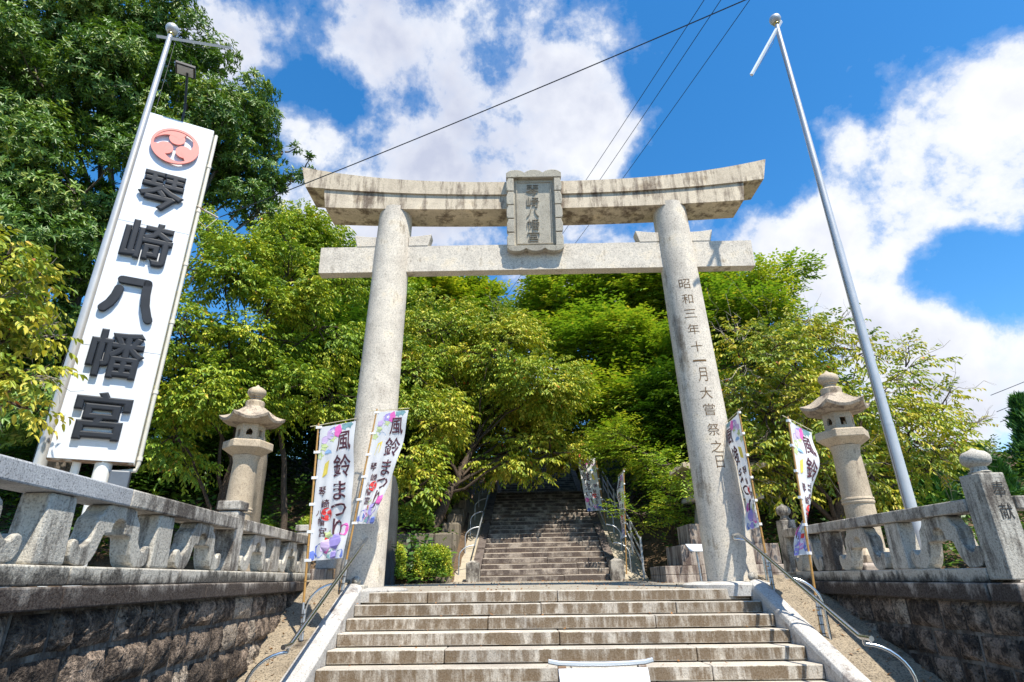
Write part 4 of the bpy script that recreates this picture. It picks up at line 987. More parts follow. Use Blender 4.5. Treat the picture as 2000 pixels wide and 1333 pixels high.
def banner(foot, top, heading, label, grp, wave=0.05, curl=0.0, W=0.60, H=1.80, droop=0.0, gather=0.0, mirror=False, holder=True, seed=0, z_c=None):
    """nobori: bamboo pole, cross rod, cloth; heading = direction of the cloth away from the pole"""
    B = thing('festival_banner', label, 'banner', foot, grp)
    f, tp = Vector(foot), Vector(top); ax = (tp - f).normalized(); hd = Vector((cos(heading), sin(heading), 0)); nr = Vector((-hd.y, hd.x, 0))
    L = (tp - f).length
    m1 = MB(); ptsP = []; rads = []
    for i in range(17):
        k = i / 16; ptsP.append(f.lerp(tp, k)); rads.append(0.0165 - 0.005 * k)
    m1.tube(ptsP, rads, 10); pole = build('pole', m1, 'bamboo', B, smooth=50)
    mb = MB()
    for q in (0.12, 0.27, 0.42, 0.57, 0.72, 0.86):
        c = f.lerp(tp, q); mb.tube([c - ax * 0.008, c + ax * 0.008], 0.0185, 10)
    build('bamboo_node', mb, 'bamboo', pole)
    r0_ = tp - ax * 0.03
    rod = hd * (W + 0.04) + Vector((0, 0, -droop)) * (W + 0.04)
    build('cross_rod', MB().tube([r0_ - rod * 0.22, r0_ + rod], 0.006, 6), 'cross_rod', B)
    rodn = rod.normalized(); start = r0_ - ax * 0.035 + hd * 0.035
    ph = seed * 1.7
    def C3(u, v_):
        uu = u * (1 - gather * (v_ / H) ** 2)
        p_ = start + rodn * uu - (ax * (1 - 0.0)) * v_
        amp = wave * max(u / W, 0) ** 0.8 * (0.25 + v_ / H)
        p_ = p_ + nr * (amp * sin(3.2 * v_ + 5.0 * u + ph) + 0.35 * wave * (u / W) * sin(9 * v_ + ph) + 0.012 * sin(38 * u + ph + 2 * v_) * (v_ / H + 0.2)) + nr * curl * (v_ / H) ** 2 * (u / W)
        if u > 0: p_ = p_ + hd * (-abs(curl) * 0.4 * (v_ / H) ** 2 * (u / W))
        return p_
    def normal(u, v_):
        e = 0.01; a = C3(u + e, v_) - C3(u - e, v_); c = C3(u, v_ + e) - C3(u, v_ - e); return a.cross(c).normalized()
    nu, nv = 14, 40; m1 = MB()
    for j in range(nv + 1):
        for i in range(nu + 1): m1.v.append(tuple(C3(W * i / nu, H * j / nv)))
    for j in range(nv):
        for i in range(nu):
            k = j * (nu + 1) + i; m1.f.append((k, k + 1, k + nu + 2, k + nu + 1))
    cloth = build('cloth', m1, 'cloth', B, smooth=80)
    def to_cloth(vs, lift):
        out = []
        for u, v_ in vs:
            u2 = min(max(u, 0.004), W - 0.004); v2 = min(max(v_, 0.004), H - 0.004)
            out.append(C3(u2, v2) + normal(u2, v2) * lift)
        return [tuple(p) for p in out]
    def put(name, vs, fs, mat, lift):
        vs2, fs2 = sliced([(x, y, 0) for x, y in vs], fs, 0.07, 1)
        m2 = MB()
        for sg in (1, -1):      # the dye shows through on both faces
            m2.add(to_cloth([(x, y) for x, y, _ in vs2], lift * sg), fs2)
        return build(name, m2, mat, cloth)
    # flower print
    def discs(name, items, mat, lift):
        for poly in items: put(name, list(poly), [tuple(range(len(poly)))], mat, lift)
    fl = 0.0022
    discs('flower_print', [flat_disc(0.03, H - 0.06, 0.06), flat_disc(0.14, H - 0.12, 0.085), flat_disc(0.52, H - 0.05, 0.06)], MT['p_blue'], fl)
    discs('flower_print', [flat_disc(0.245, H - 0.17, 0.085), flat_disc(0.20, 0.13, 0.075), flat_disc(0.10, 0.20, 0.055)], MT['p_lilac'], fl * 1.3)
    discs('flower_print', [flat_disc(0.40, H - 0.22, 0.10), flat_disc(0.23, 0.10, 0.07), flat_disc(0.40, H - 0.05, 0.055)], MT['p_violet'], fl * 1.6)
    discs('flower_print', [flat_disc(0.315, 0.10, 0.06, sq=1.5), flat_disc(0.53, H - 0.36, 0.075), flat_disc(0.26, H - 0.12, 0.05)], MT['p_pink'], fl * 1.9)
    discs('flower_print', [flat_disc(0.40, H - 0.22, 0.04, 10, 5, 0.5), flat_disc(0.245, H - 0.17, 0.032, 10, 5, 0.5), flat_disc(0.23, 0.10, 0.028, 10, 5, 0.5)], MT['p_pale'], fl * 2.2)
    discs('leaf_print', [flat_disc(0.27, H - 0.29, 0.07, 15, 5, 0.35), flat_disc(0.10, 0.30, 0.055, 15, 5, 0.35), flat_disc(0.045, 0.42, 0.05, 15, 5, 0.35), flat_disc(0.24, 0.20, 0.045, 15, 5, 0.35)], MT['p_leafgreen'], fl * 1.15)
    discs('leaf_print', [flat_disc(0.33, H - 0.06, 0.05, 15, 5, 0.35), flat_disc(0.50, 0.035, 0.05, 15, 5, 0.3), flat_disc(0.42, 0.05, 0.05, 15, 5, 0.3)], MT['p_teal'], fl * 1.05)
    discs('wind_chime_print', [[(0.11, 0.40), (0.13, 0.36), (0.18, 0.345), (0.23, 0.37), (0.245, 0.41)]], MT['p_skyblue'], fl)
    discs('wind_chime_print', [[(0.13, 0.54), (0.21, 0.50), (0.19, 0.69), (0.10, 0.73)]], MT['p_yellow'], fl)
    for ch, u, v_, w_, h_ in (('風', 0.43, 0.26, 0.24, 0.28), ('鈴', 0.42, 0.60, 0.28, 0.31), ('ま', 0.41, 0.93, 0.20, 0.25), ('つ', 0.41, 1.18, 0.25, 0.17), ('り', 0.41, 1.44, 0.15, 0.30)):
        vs, fs = txt(ch, 1.0, w_, h_, 0.012); put('lettering', [(u + x + y * -0.06, v_ - y) for x, y, _ in vs], fs, MT['plum_print'], 0.005)
    for ch, u, v_, w_, h_ in (('琴', 0.135, 0.92, 0.13, 0.13), ('崎', 0.195, 1.09, 0.12, 0.12), ('八', 0.105, 1.20, 0.10, 0.07), ('幡', 0.145, 1.31, 0.12, 0.12), ('宮', 0.17, 1.45, 0.11, 0.12)):
        vs, fs = txt(ch, 1.0, w_, h_, 0.012); put('lettering', [(u + x, v_ - y) for x, y, _ in vs], fs, MT['plum_print'], 0.005)
    for i, (nm, poly) in enumerate(tomoe(0.082, 0.225, 1.225, 8)): discs('crest_print', [poly], MT['red_print'], 0.006 + 0.0006 * i)
    discs('seal_print', [[(0.215, 1.52), (0.275, 1.52), (0.275, 1.58), (0.215, 1.58)]], MT['red_print'], 0.005)
    for k in range(6):
        c = f + ax * (L - 0.065 - (H - 0.01) * k / 5) ; m1 = MB(); e = c + hd * 0.045
        m1.hexa([tuple(c + hd * a + nr * b_ + ax * h_) for h_ in (-0.018, 0.018) for a, b_ in ((-0.028, -0.020), (0.062, -0.008), (0.062, 0.008), (-0.028, 0.020))])
        fixn(build('tie', m1, 'tie', B))
    if holder:
        gm = MB(); off = Vector((0.025, -0.01, 0))
        for k in range(2):
            gm.tube([f + off * k + Vector((0, 0, -0.06)), f + off * k + ax * (0.52 - 0.08 * k)], 0.017, 10)
        build('holder_pipe', gm, 'galv', B, smooth=50)
        wr = MB()
        for q in (0.08, 0.18, 0.28, 0.38): wr.tube([f + ax * q + off * 0.5, f + ax * (q + 0.008) + off * 0.5], 0.036, 10)
        build('wire_tie', wr, 'black', B)
    return B


BG = 'wind chime festival banners by the steps'
banner((-2.725, 8.0, -0.58), (-2.82, 8.0, 2.30), radians(-20), 'festival banner hanging open left of the blank pillar, the leftmost of the set', BG, wave=0.035, curl=0.06, gather=0.10, droop=-0.05, seed=1)
banner((-2.64, 9.22, -0.03), (-2.30, 9.25, 2.86), radians(-22), 'festival banner leaning across the blank torii pillar on a tilted bamboo pole', BG, wave=0.04, curl=0.03, gather=0.42, droop=0.06, seed=2)
banner((3.80, 9.20, -0.05), (3.79, 9.25, 2.75), radians(93), 'festival banner seen from its back against the right edge of the inscribed pillar', BG, wave=0.07, curl=-0.10, gather=0.15, droop=0.10, seed=3)
banner((3.82, 8.0, -0.60), (3.97, 8.0, 2.28), radians(37), 'twisted festival banner on a pole in front of the right balustrade', BG, wave=0.08, curl=0.25, gather=0.75, droop=0.15, seed=4)
banner((3.02, 19.5, 1.30), (2.80, 19.5, 3.98), radians(188), 'far festival banner hanging over the right edge of the upper steps', BG, wave=0.04, curl=0.03, gather=0.1, droop=0.05, seed=5, H=1.72, holder=False)
banner((2.91, 16.2, 0.06), (3.10, 16.2, 2.98), radians(96), 'far festival banner seen nearly edge-on beside the metal guard rail', BG, wave=0.05, curl=0.04, gather=0.3, droop=0.1, seed=6, H=1.75, holder=False)

# ------------------------------------------------------------------ lectern in front of the steps
le = thing('information_lectern', 'small bright metal information lectern with a curved bar at the foot of the steps', 'lectern', (0.42, 3.25, -1.26))
fixn(build('panel', MB().hexa([(0.20, 3.02, -0.335), (0.615, 3.02, -0.335), (0.625, 3.13, -0.232), (0.195, 3.13, -0.232), (0.20, 3.01, -0.318), (0.615, 3.01, -0.318), (0.625, 3.115, -0.216), (0.195, 3.115, -0.216)]), 'tablet', le, bevel=0.003))
build('top_bar', MB().tube([(0.150, 3.15, -0.190), (0.20, 3.15, -0.199), (0.30, 3.15, -0.204), (0.42, 3.15, -0.206), (0.54, 3.15, -0.204), (0.62, 3.15, -0.199), (0.66, 3.15, -0.190)], 0.011, 6), 'tablet', le, smooth=50)
for x in (0.215, 0.605): build('leg', MB().box(x - 0.02, x + 0.02, 3.14, 3.18, -1.26, -0.21), 'rust', le, bevel=0.003)

# ------------------------------------------------------------------ vegetation
def unit(a): return a / np.maximum(np.linalg.norm(a, axis=-1, keepdims=True), 1e-9)


def leaf_geo(P, D, N, Ln, Wd, simple=False, bend=0.18):
    """P,D,N (n,3), Ln,Wd (n,) -> verts (n*k,3), faces"""
    n = len(P); D = unit(D); S = unit(np.cross(D, N)); N = np.cross(S, D); Ln = Ln[:, None]; Wd = Wd[:, None] / 2
    if simple:
        V = np.stack([P, P + D * Ln * 0.42 + S * Wd, P + D * Ln - N * Ln * bend, P + D * Ln * 0.42 - S * Wd], 1).reshape(-1, 3)
        F = (np.arange(n)[:, None] * 4 + np.arange(4)[None]).reshape(-1); return V, F, 4, 1
    up_ = N * Wd * 0.35
    V = np.stack([P, P + D * Ln * 0.28 + S * Wd * 0.92 + up_, P + D * Ln * 0.66 + S * Wd * 0.78 + up_ - N * Ln * bend * 0.35, P + D * Ln - N * Ln * bend,
                  P + D * Ln * 0.66 - S * Wd * 0.78 + up_ - N * Ln * bend * 0.35, P + D * Ln * 0.28 - S * Wd * 0.92 + up_], 1).reshape(-1, 3)
    b_ = np.arange(n)[:, None] * 6
    F = np.concatenate([b_ + np.array([[0, 3, 2, 1]]), b_ + np.array([[0, 5, 4, 3]])], 1).reshape(-1)
    return V, F, 6, 2


def np_mesh(name, V, F, tint_per_face, mat):
    me = bpy.data.meshes.new(name); nf = len(F) // 4
    me.vertices.add(len(V)); me.vertices.foreach_set('co', V.astype(np.float32).ravel())
    me.loops.add(len(F)); me.loops.foreach_set('vertex_index', F.astype(np.int32))
    me.polygons.add(nf); me.polygons.foreach_set('loop_start', np.arange(nf, dtype=np.int32) * 4)
    at = me.attributes.new('tint', 'FLOAT', 'FACE'); at.data.foreach_set('value', tint_per_face.astype(np.float32))
    me.materials.append(MT[mat]); me.update(calc_edges=True); me.validate(); return me


def sprays(C_, A, kind, rng, scale, tint0, simple):
    """C_ spray base (n,3), A axis (n,3)"""
    n = len(C_); A = unit(A); upv = np.array([0, 0, 1.0])
    side = unit(np.cross(A, upv) + 1e-4); nor = np.cross(side, A)
    if kind == 'cherry':
        k = 8; L, W, tw = 0.115, 0.050, 0.34
        t = np.linspace(0.1, 1, k)[None] + rng.uniform(-.05, .05, (n, k)); sg = np.where(np.arange(k) % 2 == 0, 1, -1)[None]
        P = C_[:, None] + A[:, None] * (t * tw * scale)[..., None] - upv * (t ** 2 * 0.10 * scale)[..., None]
        D = A[:, None] * 0.55 + side[:, None] * (sg * rng.uniform(.35, 1.0, (n, k)))[..., None] - upv * rng.uniform(.25, .95, (n, k))[..., None]
        N = nor[:, None] + rng.normal(0, .35, (n, k, 3)); bend = 0.2
    elif kind == 'oak':
        k = 10; L, W = 0.15, 0.046
        a = rng.uniform(0, 2 * pi, (n, 1)) + np.arange(k)[None] * 2.4; t = rng.uniform(0.0, 0.12, (n, k))
        rad = side[:, None] * np.cos(a)[..., None] + nor[:, None] * np.sin(a)[..., None]
        P = C_[:, None] + A[:, None] * (t * scale)[..., None]
        D = rad * 0.9 + A[:, None] * rng.uniform(.15, .8, (n, k))[..., None]
        N = A[:, None] + upv * 0.3 + rng.normal(0, .2, (n, k, 3)); bend = 0.22
    elif kind == 'layer':
        k = 9; L, W, tw = 0.115, 0.058, 0.40
        t = np.linspace(0.05, 1, k)[None] + rng.uniform(-.05, .05, (n, k)); sg = np.where(np.arange(k) % 2 == 0, 1, -1)[None]
        P = C_[:, None] + A[:, None] * (t * tw * scale)[..., None]
        D = A[:, None] * 0.6 + side[:, None] * (sg * rng.uniform(.4, 1.1, (n, k)))[..., None] + upv * rng.uniform(-.35, .2, (n, k))[..., None]
        N = nor[:, None] + upv * 0.8 + rng.normal(0, .3, (n, k, 3)); bend = 0.12
    elif kind == 'needle':
        k = 7; L, W = 0.26, 0.055
        P = C_[:, None] + rng.normal(0, .04, (n, k, 3)) * scale
        D = A[:, None] + rng.normal(0, .28, (n, k, 3)); N = rng.normal(0, 1, (n, k, 3)); bend = 0.0
    else:       # round shrub leaf
        k = 8; L, W = 0.05, 0.026
        P = C_[:, None] + rng.normal(0, .03, (n, k, 3)) * scale
        D = A[:, None] * .8 + rng.normal(0, .7, (n, k, 3)); N = A[:, None] + rng.normal(0, .4, (n, k, 3)); bend = 0.1
    m_ = n * k
    Ln = (L * scale * rng.uniform(.7, 1.2, (n, k))).reshape(-1); Wd = (W * scale * rng.uniform(.8, 1.2, (n, k))).reshape(-1)
    V, F, vk, fk = leaf_geo(P.reshape(-1, 3), D.reshape(-1, 3), N.reshape(-1, 3), Ln, Wd, simple, bend)
    tint = np.clip(np.repeat(tint0, k) + rng.normal(0, .17, m_) , 0, 0.955)
    odd = rng.uniform(0, 1, m_) < 0.005; tint[odd] = 1.0
    return V, F, np.repeat(tint, fk)


def crown_points(clumps, rng, per_m2, sub=9, flat=0.85, spread=1.0):
    """spray bases, outward axes, tints and the twig centres"""
    Cs, As, Ts, Subs = [], [], [], []
    for (x, y, z, r) in clumps:
        c = np.array([x, y, z]); ns = max(4, int(sub * r ** 1.3))
        d = unit(rng.normal(0, 1, (ns, 3))); sc = c + d * r * rng.uniform(.35, .95, (ns, 1)) * np.array([1, 1, flat]); sr = r * rng.uniform(.26, .46, ns) * spread
        tb = rng.uniform(.25, .7, ns)
        for s_, q, t_ in zip(sc, sr, tb):
            n = max(6, int(per_m2 * 12.5 * q * q)); dd = unit(rng.normal(0, 1, (n, 3))); u = rng.uniform(0, 1, (n, 1)) ** 0.42
            p = s_ + dd * q * u * np.array([1.15, 1.15, 0.75])
            Cs.append(p); As.append(dd * 0.7 + unit(p - c) * 0.7 + rng.normal(0, .25, (n, 3))); Ts.append(np.full(n, t_) + rng.normal(0, .06, n)); Subs.append((s_, c, q))
    return np.concatenate(Cs), np.concatenate(As), np.concatenate(Ts), Subs


def limb(m1, a, b_, ra, rb, rng, n=6, wob=0.12, sag=0.0, sides=6):
    a, b_ = np.array(a), np.array(b_); L = np.linalg.norm(b_ - a); pts = []; off = np.zeros(3)
    for i in range(n + 1):
        k = i / n
        if 0 < i < n: off = off * .6 + rng.normal(0, wob * L / n, 3)
        p = a + (b_ - a) * k + off * (1 if 0 < i < n else 0) + np.array([0, 0, sag * L * sin(pi * k)])
        pts.append(tuple(p))
    m1.tube(pts, [ra + (rb - ra) * (i / n) ** 0.8 for i in range(n + 1)], sides, cap=False)
    return pts


def tree(name, label, base, clumps, kind, leafmat, per_m2, scale=1.0, seed=0, simple=False, trunk_r=0.22, fork=0.45, bark='bark', group=None, sub=9, flat=0.85, twig=True, extra_stems=(), dead=0, spread=1.0, cat='tree'):
    rng = np.random.default_rng(seed)
    Tt = thing(name, label, cat, base, group)
    P, A, T_s, Subs = crown_points(clumps, rng, per_m2, sub, flat, spread)
    if kind == 'cherry': A = A * np.array([1, 1, .45]) + np.array([0, 0, .12])
    if kind == 'layer': A = A * np.array([1, 1, .30])
    if kind == 'oak': A = A + np.array([0, 0, .35])
    if kind == 'needle': A = A * .35 + np.array([0, 0, 1.0])
    V, F, tf = sprays(P, A, kind, rng, scale, T_s, simple)
    b3 = np.array(base, float)
    me = np_mesh('crown', V - b3, F, tf, leafmat); o = bpy.data.objects.new('crown', me); COL.objects.link(o); o.parent = Tt; o['kind'] = 'stuff'
    cz = np.mean([c[:3] for c in clumps], 0); zmin = min(c[2] - c[3] for c in clumps)
    top = np.array([base[0] * .35 + cz[0] * .65, base[1] * .35 + cz[1] * .65, base[2] + (cz[2] - base[2]) * 0.9])
    m1 = MB(); pts = limb(m1, (base[0], base[1], base[2] - 0.3), top, trunk_r, trunk_r * 0.35, rng, 8, .10, sides=9)
    for e in extra_stems: limb(m1, (e[0], e[1], e[2] - 0.3), (top[0] * .5 + e[0] * .5, top[1] * .5 + e[1] * .5, top[2]), trunk_r * .7, trunk_r * .25, rng, 8, .10, sides=8)
    build('trunk', m1, bark, Tt, smooth=60)
    m2 = MB()
    for (x, y, z, r) in clumps:
        k = min(0.98, max(fork, ((z - base[2]) / max(0.1, top[2] - base[2])) * 0.62)); i = int(k * 8); q = pts[min(8, i)]
        rad = trunk_r * (1 - k * .65) * 0.55 * min(1.0, (r / 1.4) ** 1.5)
        limb(m2, q, (x, y, z), rad, rad * 0.3 + 0.008, rng, 6, .16, sag=0.06)
    if twig:
        for s_, c, q in Subs:
            st = c + (s_ - c) * 0.15; limb(m2, st, s_ + (s_ - c) * 0.35, 0.020 + 0.006 * trunk_r / .2, 0.006, rng, 4, .16, sides=4)
            for _ in range(2):
                e = s_ + unit(rng.normal(0, 1, 3)) * q * 1.05; limb(m2, s_, e, 0.010, 0.003, rng, 3, .16, sides=3)
    build('branches', m2, bark, Tt, smooth=60)
    if dead:
        m3 = MB(); idx = rng.choice(len(Subs), min(dead, len(Subs)), replace=False)
        for i in idx:
            s_, c, q = Subs[i]; dirn = unit(s_ - c)
            for _ in range(4):
                e = s_ + (dirn + rng.normal(0, .55, 3)) * q * rng.uniform(1.1, 1.9); p_ = limb(m3, s_, e, 0.011, 0.003, rng, 5, .22, sides=3)
                for w_ in (2, 3, 4): limb(m3, p_[w_], np.array(p_[w_]) + rng.normal(0, .16, 3) + dirn * .12, 0.005, 0.002, rng, 3, .2, sides=3)
        build('dead_twigs', m3, 'twig_grey', Tt)['kind'] = 'stuff'
    return Tt


OAK = [(-15.5,13.0,16.9,2.4),(-13.8,13.5,18.0,2.2),(-11.7,14.0,17.3,1.9),(-9.7,14.5,15.7,1.7),(-9.3,15.0,14.3,1.5),(-9.9,14.0,13.0,1.7),(-11.7,13.0,14.1,2.1),(-13.4,12.5,13.3,2.3),(-13.0,12.0,10.4,2.2),(-11.6,12.5,9.8,1.9),(-8.9,15.0,13.0,1.3),(-12.3,12.0,8.0,1.9),(-12.3,13.0,6.5,2.1),(-11.8,13.0,4.2,2.1),(-10.5,13.5,11.4,1.6),(-7.0,15.5,13.1,0.6),(-7.8,15.5,13.9,0.6),(-8.1,15.2,12.7,0.8),(-7.3,15.4,12.5,0.6),(-8.9,15.0,11.7,1.2),(-8.0,15.0,11.0,0.8),(-11.8,13.0,8.0,1.6)]
CHERRY_L = [(-6.4,14.2,9.2,0.9),(-5.6,15.0,9.0,0.8),(-5.0,15.2,8.6,0.6),(-8.6,13.5,9.4,1.1),(-6.3,14.0,8.0,1.3),(-7.5,13.0,7.6,1.4),(-8.1,12.5,5.9,1.2),(-6.7,13.5,6.1,1.4),(-5.5,14.5,6.8,1.2),(-5.3,15.0,8.2,1.0),(-7.4,13.0,4.5,1.3),(-5.9,14.0,4.8,1.2),(-5.0,15.0,5.0,1.1),(-7.9,13.0,3.4,1.1),(-6.6,13.5,4.1,1.0)]
BACK_L = [(-10.0,24.0,15.0,2.2),(-7.3,24.0,12.9,2.2),(-11.1,24.0,15.9,1.6),(-8.2,23.0,10.6,2.2),(-6.4,22.0,8.7,2.0)]
CHERRY_C = [(-2.8, 20.0, 9.0, 1.6), (-0.7, 19.0, 7.7, 1.8), (1.0, 18.5, 6.3, 1.7), (-2.04, 21.6, 6.92, 2.04), (-0.0, 21.6, 5.84, 1.92), (2.16, 21.6, 5.6, 1.68), (-2.8, 17.5, 4.7, 1.5), (-3.6, 18.5, 6.8, 1.4), (2.9, 22.05, 4.99, 1.01), (1.13, 21.67, 4.86, 1.13), (-1.51, 21.67, 4.86, 1.26), (-3.0, 16.5, 3.5, 1.0), (-2.7, 16.2, 2.6, 0.8), (-0.95, 21.17, 4.49, 1.13), (0.88, 21.17, 4.61, 1.07), (-2.52, 20.92, 3.86, 1.13), (2.14, 21.29, 4.61, 1.01), (3.28, 21.67, 4.86, 0.88), (-0.2, 18.6, 3.9, 1.0), (1.2, 18.8, 4.0, 1.0), (0.3, 22.0, 6.4, 1.3), (-0.6, 19.8, 5.9, 1.1), (1.2, 20.8, 5.7, 1.1), (-1.4, 20.5, 5.0, 1.1), (0.4, 19.0, 6.0, 0.9)]
CAMPHOR = [(2.7,26.0,13.2,2.2),(5.9,26.0,13.7,2.5),(7.9,26.0,12.8,2.4),(1.9,25.0,11.1,1.7),(4.2,24.0,9.8,2.3),(6.2,23.0,8.4,2.2),(4.1,22.0,6.8,1.9),(5.8,21.0,5.6,1.8),(4.3,20.0,4.3,1.3),(8.2,25.0,9.6,2.0)]
MAPLE = [(3.85,13.3,2.35,.42),(4.0,13.2,1.95,.3),(3.5,13.6,2.6,.35),(4.1,17.0,3.5,0.9),(4.4,16.2,2.5,0.9),(3.4,16.0,1.7,0.7),(4.4,15.0,1.8,0.8),(3.4,18.0,4.4,0.9)]
BACK_R = [(9.6,21.0,10.8,1.8),(11.1,21.0,11.2,1.2),(8.3,20.0,8.8,1.8),(9.8,20.0,8.5,1.7),(9.0,22.0,11.8,1.4)]
CHERRY_R = [(6.1,14.0,5.3,1.4),(7.3,14.0,5.6,1.4),(8.7,14.5,5.9,1.1),(10.0,15.0,5.9,0.9),(11.0,15.0,5.4,0.8),(11.6,15.0,4.1,0.9),(12.0,15.0,3.5,0.6),(9.1,14.0,4.1,1.3),(7.5,13.5,4.0,1.3),(6.2,13.5,3.8,1.4),(10.2,14.5,3.3,1.1),(5.6,14.0,2.8,1.3),(6.9,14.0,2.5,1.3),(9.0,14.5,2.5,1.3),(10.5,14.5,2.5,0.8)]
BACK_C = [(-2.2,32.0,15.6,1.8),(-3.9,30.0,15.0,2.2),(-2.2,31.0,16.9,1.1),(-6.8,28.0,15.0,2.4),(-0.6,33.0,14.9,1.5),(-5.3,29.0,15.2,2.0)]
NEAR_L = [(x - 0.42, y, z + 0.05, r) for x, y, z, r in [(-5.81,6.00,3.59,0.55),(-5.66,6.00,2.72,0.60),(-5.50,6.20,3.06,0.40),(-5.57,6.30,3.61,0.35),(-5.45,6.20,2.10,0.40),(-5.98,5.80,3.76,0.45),(-5.32,6.20,2.47,0.30),(-5.73,5.80,3.08,0.50)]]

tree('oak_tree', 'tall dark evergreen oak filling the upper left behind the white sign', (-11.6, 14.0, 0.4), OAK, 'oak', 'leaf_oak', 15, 1.15, 1, spread=0.86, trunk_r=0.42, fork=0.4, bark='bark_grey', sub=8, simple=False)
tree('cherry_tree', 'green cherry tree between the white sign and the blank torii pillar', (-6.9, 13.6, 0.2), CHERRY_L, 'cherry', 'leaf_cherry_green', 23, 1.12, 2, spread=0.82, trunk_r=0.15, fork=0.25, extra_stems=((-5.6, 14.6, 0.4),))
tree('cherry_tree', 'broad yellow-green cherry tree overhanging the upper steps in the torii opening', (-2.6, 17.6, 1.6), CHERRY_C, 'cherry', 'leaf_cherry', 17, 1.35, 3, spread=0.74, sub=10, trunk_r=0.20, fork=0.25, dead=14)
tree('cherry_tree', 'sparse yellowing cherry tree behind the right lantern and flagpole, with bare twigs', (7.4, 14.0, 0.1), CHERRY_R, 'cherry', 'leaf_autumn', 8.0, 1.12, 4, trunk_r=0.19, fork=0.2, dead=60, extra_stems=((6.4, 14.6, 0.1), (8.6, 14.4, 0.1)))
tree('camphor_tree', 'large fresh-green tree in flat layers right of the upper steps', (5.6, 24.5, 4.0), CAMPHOR, 'layer', 'leaf_camphor', 9, 2.1, 5, simple=True, spread=0.85, sub=11, trunk_r=0.34, fork=0.25, flat=0.7)
tree('maple_tree', 'low maple spreading light green sprays beside the right handrail', (4.6, 17.2, 1.0), MAPLE, 'layer', 'leaf_camphor', 22, 0.95, 6, simple=True, trunk_r=0.09, fork=0.2, flat=0.45)
tree('broadleaf_tree', 'dark green treetop rising behind the right end of the lower torii beam', (9.6, 21.5, 2.5), BACK_R, 'layer', 'leaf_camphor', 10, 1.8, 7, simple=True, trunk_r=0.25)
tree('broadleaf_tree', 'mid-green tree behind the green cherry, topping out under the left beam end', (-8.6, 23.8, 4.5), BACK_L, 'cherry', 'leaf_cherry_green', 16, 1.6, 8, simple=True, trunk_r=0.25)
tree('broadleaf_tree', 'distant treetops behind the middle of the lower torii beam', (-4.0, 30.5, 6.0), BACK_C, 'layer', 'leaf_cherry_green', 8, 2.5, 9, simple=True, trunk_r=0.28)

# near branch of a cherry at the left edge: its largest leaves are separate objects
nearT = tree('cherry_tree', 'near cherry tree at the left edge, yellow-green leaves in front of the white sign', (-7.3, 5.6, 0.1), NEAR_L, 'cherry', 'leaf_autumn', 42, 0.92, 10, trunk_r=0.10, fork=0.5, dead=8, sub=14)
rngN = np.random.default_rng(77); lm = []
for v in range(5):
    V, F, vk, fk = leaf_geo(np.zeros((1, 3)), np.array([[1.0, 0, 0]]), np.array([[0.0, 0, 1]]), np.array([0.125]), np.array([0.056]), False, 0.25)
    lm.append(np_mesh('leaf', V, F, np.full(fk, [0.35, 0.5, 0.65, 0.75, 0.9][v]), 'leaf_autumn'))
for i in range(150):
    c = NEAR_L[i % len(NEAR_L)]; d = unit(rngN.normal(0, 1, 3)); p = np.array(c[:3]) + d * c[3] * rngN.uniform(.7, 1.05)
    o = bpy.data.objects.new('leaf', lm[i % 5]); COL.objects.link(o); o.parent = nearT
    o.location = Vector(tuple(p)) - nearT.location; o.rotation_euler = (rngN.uniform(-.6, .6), rngN.uniform(0.1, 1.0), rngN.uniform(0, 6.28))

# woodland on the slope behind
WOOD = [((-14, 19, 3.5), 'w'), ((-9.8, 18.5, 3.2), 'w'), ((-5.6, 19.5, 3.5), 'w'), ((6.8, 19.0, 2.0), 'w'), ((10.5, 18.5, 2.0), 'w'), ((-3.9, 25.5, 6.0), 'w'), ((7.2, 28.0, 6.4), 'w'), ((-12.5, 27.0, 7.5), 'w'), ((-19.0, 22, 5.0), 'w'), ((-4.6, 33.0, 8.0), 'w'), ((6.0, 34.0, 8.0), 'w')]
wl = ['shaded woodland tree %s' % s for s in ('at the far left under the evergreen oak', 'behind the white sign post', 'behind the left lantern and standing stone', 'in the shade right of the maple', 'behind the right lantern shaft', 'left of the shaded top flight', 'above the camphor-like layered tree', 'high on the slope behind the sign', 'outermost on the left slope', 'left of the gap at the stair top', 'right of the gap at the stair top')]
protoW = None
rw_ = random.Random(4)
for (p, _), lab in zip(WOOD, wl):
    p = (p[0], p[1], hill_z(p[0], p[1]) - 0.1)
    if protoW is None:
        cl = [(p[0] + rw_.uniform(-1.3, 1.3), p[1] + rw_.uniform(-1.0, 1.0), p[2] + h_, rw_.uniform(1.1, 1.6)) for h_ in (0.9, 1.6, 2.4, 3.0, 3.6, 4.2, 5.0, 2.0)]
        protoW = tree('woodland_tree', lab, p, cl, 'layer', 'leaf_dark', 14, 1.6, 31, simple=True, trunk_r=0.16, group='woodland trees on the slope', twig=False)
    else:
        c = copy_tree(protoW); c.location = p; c.rotation_euler = (0, 0, rw_.uniform(0, 6.28)); s = rw_.uniform(0.9, 1.25); c.scale = (s, s, s); c['label'] = lab


